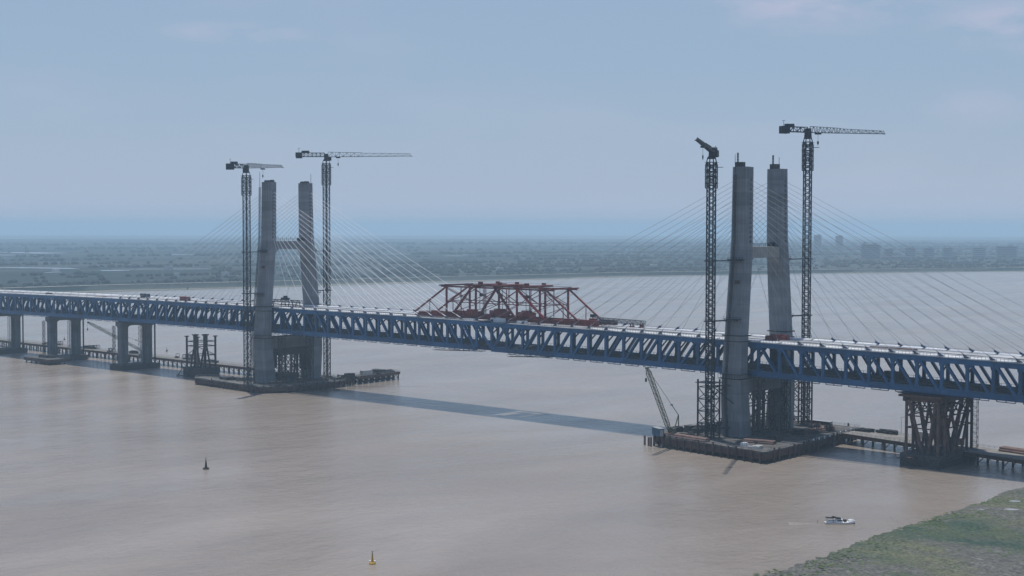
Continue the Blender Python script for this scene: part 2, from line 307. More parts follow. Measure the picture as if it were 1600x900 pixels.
# tree belts
def blobs(pts, name, label, m_, sub=1):
    ico = []; t = (1+5**.5)/2
    iv = np.array([(-1,t,0),(1,t,0),(-1,-t,0),(1,-t,0),(0,-1,t),(0,1,t),(0,-1,-t),(0,1,-t),(t,0,-1),(t,0,1),(-t,0,-1),(-t,0,1)])/math.sqrt(1+t*t)
    fi = np.array([(0,11,5),(0,5,1),(0,1,7),(0,7,10),(0,10,11),(1,5,9),(5,11,4),(11,10,2),(10,7,6),(7,1,8),(3,9,4),(3,4,2),(3,2,6),(3,6,8),(3,8,9),(4,9,5),(2,4,11),(6,2,10),(8,6,7),(9,8,1)])
    rng = np.random.default_rng(5); N = len(pts); P_ = np.array([p[:3] for p in pts]); S = np.array([p[3:] for p in pts])
    V = iv[None]*(S[:, None, :])*rng.uniform(.65, 1.3, (N, 12, 1))+P_[:, None, :]
    Fc = fi[None]+12*np.arange(N)[:, None, None]
    me = bpy.data.meshes.new(name); me.vertices.add(N*12); me.vertices.foreach_set('co', V.reshape(-1))
    me.loops.add(N*60); me.loops.foreach_set('vertex_index', Fc.reshape(-1).astype(np.int32)); me.polygons.add(N*20)
    me.polygons.foreach_set('loop_start', np.arange(0, N*60, 3, dtype=np.int32)); me.update(calc_edges=True); me.validate(); me.materials.append(m_)
    o = bpy.data.objects.new(name, me); C.objects.link(o); return tag(o, label, 'woodland', kind='stuff')
rng = random.Random(3); near, far_ = [], []
PAZ = [(math.atan2(p[1]-CY, p[0]-CX), math.hypot(p[0]-CX, p[1]-CY), p[2]*.5/math.hypot(p[0]-CX, p[1]-CY)) for p in PONDS]
from mathutils import noise as mnoise
def belt(o0, o1, count, dens, hmin, hmax, store, i0=4, i1=None):
    i1 = i1 or len(SP)-4; keep = []; kk = i0
    while kk < i1:
        n_ = kk+rng.uniform(.6, 7)*(1+o0/2500); keep.append((kk, n_, rng.random() < .62-dens)); kk = n_+rng.uniform(0, .8)
    for _ in range(count):
        k = rng.uniform(i0, i1-1); i = int(k); f_ = k-i; d = outward(i).lerp(outward(i+1), f_).normalized()
        x = SP[i][0]*(1-f_)+SP[i+1][0]*f_; y = SP[i][1]*(1-f_)+SP[i+1][1]*f_; o_ = rng.uniform(o0, o1)+25*mnoise.noise(Vector((k*.15, o0*.01, 0)))
        x += d.x*o_; y += d.y*o_
        if not any(a <= k < b and c for a, b, c in keep) and rng.random() > .12: continue
        rx = math.hypot(x-CX, y-CY); az = math.atan2(y-CY, x-CX)
        if any(abs(az-paz) < hw and pr_-420 < rx < pr_+90 for paz, pr_, hw in PAZ): continue
        r2_ = (x-CX)**2+(y-CY)**2; h = rng.uniform(hmin, hmax); s_ = 1+math.sqrt(r2_)/9000
        h *= .62; store.append((x, y, 2+h*.3-r2_/12742000.0, h*.6*s_, h*.6*s_, h*.6))
belt(125, 170, 2600, -.25, 8, 15, near); belt(260, 300, 1600, .0, 7, 14, near); belt(420, 480, 2200, .0, 8, 15, near); belt(600, 640, 1500, .1, 8, 14, near)
belt(760, 840, 2200, -.05, 8, 15, near); belt(1000, 1060, 1600, .05, 8, 15, near); belt(1250, 1360, 2400, -.1, 8, 16, near)
belt(1600, 1700, 2400, -.05, 9, 17, far_); belt(2050, 2180, 2600, -.1, 9, 17, far_); belt(2600, 2800, 3000, -.1, 9, 18, far_); belt(3300, 3600, 3000, -.1, 10, 20, far_); belt(4200, 4700, 3500, -.1, 12, 20, far_); belt(5600, 6600, 3500, -.2, 12, 22, far_)
belt(8, 30, 500, .2, 2, 4, near)
blobs(near, 'shelter_belt', 'dark belts of trees standing behind the dike on the far bank', M['tree'])
blobs(far_, 'distant_woodland', 'hazy woods fading into the blue distance behind the fields', M['tree'])

# apartment blocks on the far right bank
def block(px_, py_, wx, wy, h, label, rz=.2, plant=0, name='apartment_block'):
    zb = 1.5-((px_-CX)**2+(py_-CY)**2)/12742000.0; b = thing(name, label, 'building', (px_, py_, zb), 'apartment blocks on the far bank')
    k, q_ = math.cos(rz), math.sin(rz)
    part('wall', MB().box((px_, py_, zb+h/2), (wx, wy, h), rz), M['block'], b)
    mb = MB(); fl = max(3, int(h/6))
    for i in range(fl):
        z = zb+h*(i+.55)/fl
        for s in (-1, 1): mb.box((px_-q_*s*(wy/2+.1), py_+k*s*(wy/2+.1), z), (wx*.9, .5, h/fl*.42), rz)
        for s in (-1, 1): mb.box((px_+k*s*(wx/2+.1), py_+q_*s*(wx/2+.1), z), (.5, wy*.6, h/fl*.42), rz)
    part('window_band', mb, M['window'], b)
    mb = MB().box((px_, py_, zb+h+.6), (wx+1, wy+1, 1.2), rz).box((px_+k*wx*.2, py_+q_*wx*.2, zb+h+3), (wx*.25, wy*.5, 4.2), rz)
    if plant: mb.box((px_-k*wx*.3, py_-q_*wx*.3, zb+h+5), (wx*.15, wy*.4, 8), rz)
    part('roof', mb, M['block'], b)
for a in [(-1700, 3520, 58, 18, 44, 'widest tall grey apartment block standing left of the other near blocks', .62, 1),
          (-1680, 3600, 26, 16, 30, 'low apartment block tucked against the right side of the widest block', .62, 0),
          (-1640, 3665, 30, 16, 33, 'slim grey apartment block in the gap right of the widest block', .62, 0),
          (-1610, 3730, 32, 16, 32, 'middle one of three separate mid height blocks behind the dike', .62, 0),
          (-1580, 3800, 30, 16, 33, 'rightmost of three separate mid height blocks behind the dike', .62, 1),
          (-1560, 3985, 40, 18, 32, 'left end block of the long joined row near the right edge', .62, 0),
          (-1500, 4060, 66, 18, 36, 'long flat topped apartment block near the right edge of the view', .62, 0),
          (-1465, 4165, 16, 16, 34, 'narrow block with roof mast right of the long flat topped block', .62, 1),
          (-1430, 4250, 24, 16, 32, 'apartment block at the right edge with small roof tower', .62, 1),
          (-2640, 4790, 30, 20, 66, 'left one of two faint distant high rise towers', .62, 0, 'high_rise_tower'),
          (-2590, 4880, 30, 20, 62, 'right one of two faint distant high rise towers', .62, 0, 'high_rise_tower'),
          (-1560, 3420, 90, 20, 10, 'long low shed in front of the widest apartment block', .62, 0, 'low_shed'),
          (-1180, 3050, 60, 18, 9, 'pale low shed just behind the dike at right', .62, 0, 'low_shed')]:
    block(*a[:5], a[5], *a[6:8], **({'name': a[8]} if len(a) > 8 else {}))
mb = MB(); rv = random.Random(9)
for _ in range(420):
    k = rv.randrange(8, len(SP)-12); d = outward(k); o_ = rv.choice([600, 1050, 1600, 2300, 3200])+rv.uniform(-60, 60); x, y = SP[k][0]+d.x*o_+rv.uniform(-25, 25), SP[k][1]+d.y*o_+rv.uniform(-25, 25)
    if mnoise.noise(Vector((x*.003, y*.003, 7))) < .05: continue
    z = 2-((x-CX)**2+(y-CY)**2)/12742000.0; h = rv.uniform(5, 9); mb.box((x, y, z+h/2), (rv.uniform(9, 20), 9, h), rv.uniform(.5, .8))
tag(part('village_houses', mb, M['pale'], None), 'tiny pale farmhouses scattered between the far fields', 'village', kind='stuff')

# near bank
edge = []; y = -900.0; er = random.Random(11)
while y < 700:
    x = 309.3+.035*max(0, -130-y)+2.0*mnoise.noise(Vector((y*.03, 0, 0)))+1.6*mnoise.noise(Vector((y*.13, 4, 0)))+1.1*er.uniform(-1, 1)
    if y > -60: x = 306.6+.02*(y+60)+2.5*mnoise.noise(Vector((y*.06, 0, 0)))+er.uniform(-.6, .6)
    edge.append((x, y)); y += 1.6 if -240 < y < 20 else 8
def bank_mat():
    Mf = bpy.data.materials.new('marsh_bank_ground'); Mf.use_nodes = True; t = Mf.node_tree; b = t.nodes['Principled BSDF']; b.inputs['Roughness'].default_value = .92
    g = t.nodes.new('ShaderNodeNewGeometry')
    def noi(s, d, mpS=(1, 1, 1), loc=(0, 0, 0)):
        mm = t.nodes.new('ShaderNodeMapping'); mm.inputs['Scale'].default_value = mpS; mm.inputs['Location'].default_value = loc; mm.inputs['Rotation'].default_value = (0, 0, -.7)
        n = t.nodes.new('ShaderNodeTexNoise'); n.inputs['Scale'].default_value = s; n.inputs['Detail'].default_value = d; n.inputs['Roughness'].default_value = .62
        t.links.new(g.outputs['Position'], mm.inputs[0]); t.links.new(mm.outputs[0], n.inputs['Vector']); return n
    def ramp(n, a, b_, p0, p1):
        c = t.nodes.new('ShaderNodeValToRGB'); c.color_ramp.elements[0].position = p0; c.color_ramp.elements[1].position = p1
        c.color_ramp.elements[0].color = (*a, 1); c.color_ramp.elements[1].color = (*b_, 1); t.links.new(n.outputs['Fac'], c.inputs[0]); return c
    grass = ramp(noi(.05, 8), (.022, .055, .036), (.070, .085, .048), .38, .66)
    mud = ramp(noi(.4, 6), (.055, .058, .052), (.15, .145, .125), .3, .75)
    mask = ramp(noi(.035, 9, (.45, 1, 1), (3, 9, 0)), (0, 0, 0), (1, 1, 1), .44, .54)
    pale = ramp(noi(.22, 7, (.35, 1, 1), (8, 2, 0)), (0, 0, 0), (1, 1, 1), .66, .72)
    spk = ramp(noi(1.6, 4, (.5, 1, 1), (5, 5, 0)), (.35, .35, .35), (1.45, 1.45, 1.45), .38, .62); olive = ramp(noi(.016, 5, (.5, 1, 1), (1, 3, 0)), (0, 0, 0), (1, 1, 1), .45, .6)
    m0 = t.nodes.new('ShaderNodeMix'); m0.data_type = 'RGBA'; m0.inputs[7].default_value = (.11, .115, .068, 1); m9 = t.nodes.new('ShaderNodeMix'); m9.data_type = 'RGBA'; m9.blend_type = 'MULTIPLY'; m9.inputs[0].default_value = .8
    t.links.new(olive.outputs[0], m0.inputs[0]); t.links.new(grass.outputs[0], m0.inputs[6])
    m1 = t.nodes.new('ShaderNodeMix'); m1.data_type = 'RGBA'; m2 = t.nodes.new('ShaderNodeMix'); m2.data_type = 'RGBA'; m2.inputs[7].default_value = (.36, .34, .29, 1)
    t.links.new(mask.outputs[0], m1.inputs[0]); t.links.new(m0.outputs[2], m1.inputs[6]); t.links.new(mud.outputs[0], m1.inputs[7])
    mm_ = t.nodes.new('ShaderNodeMath'); mm_.operation = 'MULTIPLY'; t.links.new(pale.outputs[0], mm_.inputs[0]); mm_.inputs[1].default_value = .75
    t.links.new(mm_.outputs[0], m2.inputs[0]); t.links.new(m1.outputs[2], m2.inputs[6]); t.links.new(m2.outputs[2], m9.inputs[6]); t.links.new(spk.outputs[0], m9.inputs[7]); t.links.new(m9.outputs[2], b.inputs['Base Color'])
    bn = t.nodes.new('ShaderNodeBump'); bn.inputs['Strength'].default_value = .9; bn.inputs['Distance'].default_value = .5; nn = noi(.9, 6); t.links.new(nn.outputs['Fac'], bn.inputs['Height']); t.links.new(bn.outputs[0], b.inputs['Normal'])
    return Mf
M['bank'] = bank_mat()
cols = [0, .4, 1.2]+[2.4+1.5*i for i in range(48)]+[80, 95, 120, 200, 400, 900]; vs = []; fs = []
def bank_z(x, y, c): return min(.9, .25+c*.05)+.4*mnoise.noise(Vector((x*.12, y*.12, 0)))+.17*mnoise.noise(Vector((x*.5, y*.5, 3))) if c > 0 else -.6
for x, y in edge:
    for c in cols: vs.append((x+c, y, bank_z(x+c, y, c)))
nc = len(cols)
for i in range(len(edge)-1):
    for j in range(nc-1): a = i*nc+j; fs.append((a, a+1, a+nc+1, a+nc))
struct('near_bank_ground', MB().add(vs, fs), M['bank'], True)
mb = MB(); gr = random.Random(4)
for _ in range(3500):
    y = gr.uniform(-260, -25); i = min(range(0, len(edge), 1), key=lambda k: 0) if False else None
    x = 309+gr.random()**1.4*60
    if mnoise.noise(Vector((x*.06, y*.06, 1))) < -.08: continue
    h = gr.uniform(.06, .2); r_ = gr.uniform(.3, .8); z = bank_z(x, y, x-308)-.03; a = gr.uniform(0, 3)
    ring = [(x+math.cos(a+q*1.256)*r_*gr.uniform(.6, 1.2), y+math.sin(a+q*1.256)*r_*gr.uniform(.6, 1.2), z) for q in range(5)]
    mb.add(ring+[(x, y, z+h)], [(q, (q+1) % 5, 5) for q in range(5)])
tag(part('marsh_grass', mb, M['tuft'], None), 'low green marsh grass growing on the near bank', 'grass', kind='stuff')
M['puddle'] = mat('shallow_puddle', (.30, .29, .26), .1, var=.1, spec=.5)
for px_, py_, L_, W_ in [(324, -79, 5, 2.8), (318, -62, 4, 2.4), (316, -85, 2.4, 1.6)]:
    pts = [(px_+L_/2*math.cos(t)*(1+.2*math.sin(3*t+px_))*.8-W_/2*math.sin(t)*.6, py_+W_/2*math.sin(t)*.8+L_/2*math.cos(t)*.6*(1+.2*math.sin(2*t+py_))) for t in [2*math.pi*i/16 for i in range(16)]]
    z = bank_z(px_, py_, px_-308)+.12; struct('puddle', MB().prism(pts, z-.3, z), M['puddle'])

# ------------------------------------------------------------------ steel truss decks
PNL = 10.9; T = 14.74; YD = 14.0
def zt(x): return 48.93-.1694*((x+176)/100)**2
def node(k): return 168+PNL*k
def dmesh(name, mb, m_, smooth=False): return mb.mesh(name, m_, (0,0,0), smooth)
top_me = dmesh('top_chord', MB().box((PNL/2, 0, 0), (PNL, 1.3, 1.9)).box((PNL/2, 0, 1.02), (PNL, 1.9, .16)), M['blue'])
bot_me = dmesh('bottom_chord', MB().box((PNL/2, 0, 0), (PNL, 1.3, 2.2)).box((PNL/2, 0, -1.17), (PNL, 1.9, .16)).box((PNL/2, 0, 1.18), (PNL, 1.7, .14)), M['blue'])
HV = T-3.4
ver = MB().box((0, 0, 0), (1.35, 1.0, HV))
for s in (-1, 1):   # gusset plates splay at both ends
    zo = s*HV/2; zi = s*(HV/2-1.5)
    ver.hexa([(-1.25, -.62, min(zo, zi)) if s < 0 else (-.85, -.62, zi), (1.25, -.62, min(zo, zi)) if s < 0 else (.85, -.62, zi), (1.25, .62, zo) if s < 0 else (.85, .62, zi), (-1.25, .62, zo) if s < 0 else (-.85, .62, zi),
              (-.85, -.62, zi) if s < 0 else (-1.25, -.62, zo), (.85, -.62, zi) if s < 0 else (1.25, -.62, zo), (.85, .62, zi) if s < 0 else (1.25, .62, zo), (-.85, .62, zi) if s < 0 else (-1.25, .62, zo)])
ver_me = dmesh('vertical', ver, M['blue'])
dia_r = dmesh('diagonal', MB().beam((1.0, 0, -HV/2-.4), (PNL-1.0, 0, HV/2+.4), .95, 1.45, up=(0, 1, 0)), M['blue'])     # rises towards +X
dia_f = dmesh('diagonal', MB().beam((1.0, 0, HV/2+.4), (PNL-1.0, 0, -HV/2-.4), .95, 1.45, up=(0, 1, 0)), M['blue'])
fb_top = dmesh('deck_floor_beam', MB().box((0, 0, 0), (.7, 26.6, 1.7)), M['navy'])
fb_bot = dmesh('rail_floor_beam', MB().box((0, 0, 0), (.8, 26.6, 1.5)), M['navy'])
sway = dmesh('sway_brace', MB().beam((0, -13.4, 1.8), (0, -8, 5.4), .5).beam((0, 13.4, 1.8), (0, 8, 5.4), .5).box((0, 0, 5.4), (.4, 26.6, .5)), M['navy'])
slab_me = dmesh('deck_slab_panel', MB().box((PNL/2, 0, 0), (PNL-.06, 28.4, .34)).box((PNL/2, 0, .35), (PNL-.06, .5, .5)), M['deck'])
low_me = dmesh('rail_deck_panel', MB().box((PNL/2, 0, 0), (PNL-.06, 26.0, .3)).box((PNL/2, -5, .4), (PNL, 4.0, .5)).box((PNL/2, 5, .4), (PNL, 4.0, .5)), M['lower'])
cov = MB()
for seg in range(6):
    x0 = .95+seg*1.6
    cov.loft([[(x0+dx, yy*(1-.18*abs(e)), zz_*(1-.15*abs(e))+.05) for yy, zz_ in ((-1.2, 0), (-1.1, .4), (-.5, .72), (.9, .7), (1.7, .35), (1.8, 0))] for dx, e in ((0, .45), (.3, 0), (1.3, 0), (1.6, .45))])
cover_me = dmesh('edge_cover', cov, M['cloth'])
def anchor_me(sg):
    mb = MB(); mb.hexa([(-1.1, -.4, -.2), (1.1, -.4, -.2), (1.1, .4, -.2), (-1.1, .4, -.2), (-.8+sg*1.4, -.25, 1.1), (.0+sg*1.4, -.25, 1.1), (.0+sg*1.4, .25, 1.1), (-.8+sg*1.4, .25, 1.1)])
    return dmesh('cable_anchor', mb, M['navy'])
anc = {1: anchor_me(.8), -1: anchor_me(-.8)}
def make_truss(name, label, k0, k1, cat, base):
    t = thing(name, label, cat, base, 'steel truss decks of the bridge'); rail = MB(); low = MB()
    for k in range(k0, k1+1):
        x = node(k); z = zt(x); ry = math.atan2(zt(x)-zt(x+PNL), PNL); last = k == k1
        for s in (-1, 1):
            y = s*YD
            inst('vertical', ver_me, t, (x, y, z-T/2))
            cabled = any(2 <= abs((x-tx)/PNL) < 15.7 for tx in (170, -170))
            if cabled:
                tx = 170 if x > 4 else -170
                inst('cable_anchor', anc[1 if tx > x else -1], t, (x, s*14.3, z+1.0))
            if last: continue
            inst('top_chord', top_me, t, (x, y, z-.95), ry); inst('bottom_chord', bot_me, t, (x, y, z-T+1.2), ry)
            xm = x+PNL/2; tx = 170 if xm > 6 else -170
            if xm < -330: rise = (k % 2 == 0) if s < 0 else (k % 2 == 1)
            else: rise = xm < tx+ (6 if tx > 0 else 12)
            inst('diagonal', dia_r if rise else dia_f, t, (x, y, z-T/2), ry)
            if not (-172 < xm < -168 or 168 < xm < 172) and not (s < 0 and -44 < xm < 78): inst('edge_cover', cover_me, t, (x, s*13.4, z+.35), ry)
        inst('deck_floor_beam', fb_top, t, (x, 0, z-1.2)); inst('rail_floor_beam', fb_bot, t, (x, 0, z-T+1.0)); inst('sway_brace', sway, t, (x, 0, z-T/2))
        if not last:
            if k == -14: continue
            inst('deck_slab_panel', slab_me, t, (x+.03, 0, z+.22), ry); inst('rail_deck_panel', low_me, t, (x+.03, 0, z-T+2.0), ry)
            for s in (-1, 1):
                z2 = zt(x+PNL)
                rail.beam((x, s*14.9, z+1.55), (x+PNL, s*14.9, z2+1.55), .09); rail.beam((x, s*14.9, z+1.0), (x+PNL, s*14.9, z2+1.0), .06)
                for j in range(7): xx = x+PNL*j/7; rail.box((xx, s*14.9, z+(z2-z)*j/7+1.0), (.12, .12, 1.5))
                low.beam((x+1.6, s*14.4, z-T-.65), (x+PNL-1.6, s*14.4, z2-T-.65), .28); 
                for j in (1.6, PNL/2, PNL-1.6): low.box((x+j, s*14.4, z-T-.3), (.3, .3, .7))
                for j in range(5): xx = x+PNL*j/5; low.box((xx, s*12.9, z-T+2.9), (.12, .12, 1.3))
                low.beam((x, s*12.9, z-T+3.5), (x+PNL, s*12.9, z2-T+3.5), .1)
    part('guard_rail', rail, M['silver'], t)['kind'] = 'stuff'; part('inspection_rail', low, M['navy'], t)['kind'] = 'stuff'
    return t
make_truss('truss_deck', 'long blue steel truss deck running left through the far tower and over the concrete piers', -72, -15, 'bridge deck', (-300, 0, 33))
make_truss('truss_deck', 'blue steel truss deck passing through the near tower and out of the right edge', -14, 24, 'bridge deck', (170, 0, 32))
# closure panel between the two cantilevers: lighter members and the lower left chord still open
t = thing('closure_panel', 'open blue steel closing panel between the two truss cantilevers under the red frame', 'bridge panel', (9, 0, 33))
for s in (-1, 1):
    x0, x1 = node(-15), node(-14); z0, z1 = zt(x0), zt(x1)
    part('top_chord', MB().box(((x0+x1)/2, s*YD, z0-.95), (PNL, 1.1, 1.6)), M['blue'], t)
    part('bottom_chord', MB().box(((x0+x1)/2, s*YD, z0-T+1.0), (PNL-1, 1.0, 1.2)), M['navy'], t)
    part('diagonal', MB().beam((x0+.8, s*YD, z0-1.8), (x1-.8, s*YD, z0-T+1.8), .8, 1.0, up=(0, 1, 0)), M['blue'], t)
part('cross_member', MB().box(((x0+x1)/2, 0, z0-.9), (.6, 26.4, 1.0)), M['navy'], t)

# ------------------------------------------------------------------ towers
def oct_ring(cx_, cy_, a, c, z, ch=1.0, zin=0, inner=0):
    pts = [(-a/2+ch, -c/2), (a/2-ch, -c/2), (a/2, -c/2+ch), (a/2, c/2-ch), (a/2-ch, c/2), (-a/2+ch, c/2), (-a/2, c/2-ch), (-a/2, -c/2+ch)]
    return [(cx_+x, cy_+y, z-(zin*max(0, inner*y/(c/2)+.1))) for x, y in pts]
prof = [(-2, 17.0, 11.2, 9.4), (24, 19.4, 10.6, 8.4), (33, 19.6, 10.0, 7.4), (48, 18.6, 9.6, 6.7), (84, 15.3, 9.2, 6.3), (92, 14.6, 8.8, 6.2), (125.4, 14.1, 8.3, 6.1)]
def leg_at(z):
    for i in range(len(prof)-1):
        a, b = prof[i], prof[i+1]
        if z <= b[0]: f_ = (z-a[0])/(b[0]-a[0]); return [a[j]+(b[j]-a[j])*f_ for j in (1, 2, 3)]
    return prof[-1][1:]
GZ = [92+(k-2)*2.12 for k in range(2, 16)]
def make_tower(X, label, near):
    t = thing('bridge_tower', label, 'bridge tower', (X, 0, 0), 'concrete cable stayed bridge towers')
    for s in (-1, 1):
        rings = []; z = -2.0
        while z < 125:
            zn = min(z+6, 125.4)
            for zz_, g in ((z, .11), (z+.12, 0), (zn-.12, 0)):
                y, a, c = leg_at(zz_); rings.append(oct_ring(X, s*y, a-2*g, c-2*g, zz_))
            z = zn
        y, a, c = leg_at(125.4); rings.append(oct_ring(X, s*y, a, c, 125.4, 1.0, 1.1 if near else .8, -s))
        lg = part('leg', MB().loft(rings), M['concrete'], t)
        # rows of cable anchor recesses on the two faces seen along the bridge
        mb = MB()
        for z in GZ:
            for e in (-1, 1): y, a, c = leg_at(z); mb.box((X+e*(a/2+.08), s*y, z), (.3, 1.2, 1.1))
        part('anchor_plates', mb, M['pier'], lg)
        mb = MB()
        if near:
            mb.box((X-1.5, s*14.3, 126.4), (3.6, 3.0, 2.4)); part('top_housing', mb, M['dark'], t)
            part('lightning_mast', lattice(MB(), (X-2.6, s*14.5, 127), (X-2.6, s*14.5, 131.8), .5, .5, 4, .12, .07), M['crane'], t)
        else:
            for q_ in range(7): mb.box((X+random.uniform(-2.6, 2.6), s*14.1+random.uniform(-1.6, 1.6), 125.8), (1.8, 1.6, random.uniform(.8, 2.0)))
            part('top_formwork', mb, M['dark'], t)
        # hoist rail that follows the outer face
        mb = MB(); off = .9 if near else 2.6; last = None
        for z in list(range(2, 127, 6)):
            y, a, c = leg_at(z); p = (X-1.6, s*(y+c/2+off), z)
            if last: lattice(mb, last, p, .9, .7, 4, .13, .07)
            mb.beam(p, (X-1.6, s*(y+c/2-.3), z), .16); last = p
        mb.tube(last, (last[0], last[1], 131 if near else 131.5), .16, .1)
        part('hoist_rail', mb, M['crane'], t)
        for z in ((84, 57.5, 74) if s < 0 else (84, 57.5)):         # work brackets round the leg
            y, a, c = leg_at(z); mb = MB()
            if z == 74 : y, a, c = leg_at(z); mb.box((X+1.0, s*(y+c/2+.2), z), (2.4, .6, 1.6)); part('formwork_box', mb, M['darkrust'], t); continue
            mb.box((X, s*(y+c/2+.8), z), (a*.9, 1.6, .35)); mb.box((X, s*(y+c/2+1.5), z+.9), (a*.9, .1, .1))
            for e in range(6): mb.box((X-a*.42+e*a*.84/5, s*(y+c/2+1.5), z+.5), (.1, .1, 1.2)); mb.beam((X-a*.42+e*a*.84/5, s*(y+c/2), z-1.7), (X-a*.42+e*a*.84/5, s*(y+c/2+1.4), z), .14)
            part('work_bracket', mb, M['crane'], t)
        y, a, c = leg_at(33); mb = MB()
        mb.box((X, s*y, 31), (a+1.8, c+1.8, .3)); mb.box((X, s*y, 33), (a+1.7, c+1.7, .12))
        for e in range(9):
            xx = X-(a+1.7)/2+(a+1.7)*e/8
            for w_ in (-1, 1): mb.box((xx, s*y+w_*(c+1.7)/2, 32), (.12, .12, 2.2))
        part('scaffold_ring', mb, M['crane'], t)
        y, a, c = leg_at(48.5); mb = MB().box((X, s*y, 50.2), (a+.8, c+.8, .5)).box((X, s*y, 47.6), (a+.6, c+.6, .4)); part('deck_collar', mb, M['dark'], t)
    # crossbeams
    y, a, c = leg_at(87); mb = MB(); yi = y-c/2+.2
    mb.loft([oct_ring(X, 0, 6.2, 2*yi, 84.6, .3), oct_ring(X, 0, 6.2, 2*yi, 89.6, .3)]); cb = part('crossbeam', mb, M['palebeam' if near else 'concrete'], t)
    for s in (-1, 1): part('haunch', MB().loft([[(X-3, s*(yi-.05), 82.2), (X+3, s*(yi-.05), 82.2), (X+3, s*(yi+.3), 82.2), (X-3, s*(yi+.3), 82.2)], [(X-3, s*(yi-2.6), 84.7), (X+3, s*(yi-2.6), 84.7), (X+3, s*(yi+.3), 84.7), (X-3, s*(yi+.3), 84.7)]]), M['concrete'], cb)
    mb = MB()
    for i in range(15):
        yy = -yi+2*yi*(i+.5)/15
        for e in (-3, 3): mb.box((X+e, yy, 90.3+(0 if near else .4)), (.1, .1, 1.4 if near else random.uniform(1.4, 3.0)))
    mb.beam((X+3, -yi, 90.9), (X+3, yi, 90.9), .1).beam((X-3, -yi, 90.9), (X-3, yi, 90.9), .1).box((X, yi-2.5, 90.6), (2.4, 2.4, 1.8))
    part('beam_railing', mb, M['crane'], t)
    y, a, c = leg_at(28); yi = y-c/2+.3
    part('lower_crossbeam', MB().loft([oct_ring(X, 0, 7.4, 2*yi, 24.5, .4), oct_ring(X, 0, 7.4, 2*yi, 31.6, .4)]), M['concrete'], t)
    if not near: part('soffit_formwork', MB().box((X, 0, 22.3), (8.6, 2*yi-1, 4.2)).box((X, -yi+2.5, 17), (7.5, 3.4, 8)).box((X, yi-2.5, 15), (7.5, 3.4, 10)), M['dark'], t)
    part('plinth', MB().prism([(X-9, -25), (X+9, -25), (X+11, -22), (X+11, 22), (X+9, 25), (X-9, 25), (X-11, 22), (X-11, -22)], -3, 3.2), M['pier'], t)
    for k in range(2, 16):
        for e in (-1, 1):
            kk = round((X-168)/PNL)+e*k; xa = node(kk)
            for s in (-1, 1):
                a = (xa-e*.9, s*14.3, zt(xa)+1.9); y, aa, c = leg_at(GZ[k-2]); b = (X+e*aa/2, s*y, GZ[k-2]); cab = MB()
                A, B = Vector(a), Vector(b); prev = A
                for j in range(1, 5):
                    f_ = j/4; p = A.lerp(B, f_); p.z -= .9*(abs(xa-X)/160)*4*f_*(1-f_); cab.tube(prev, p, .09 if X < 0 else .075, n=5); prev = p
                cab.tube(A, A.lerp(B, .018), .2, n=6)
                part('stay_cable', cab, M['cable' if X < 0 and e > 0 else 'cableshade'], t)
    return t
make_tower(170, 'near grey concrete bridge tower with two legs and small roof housings, at the right', True)
make_tower(-170, 'farther grey concrete bridge tower with two legs left of the red frame', False)

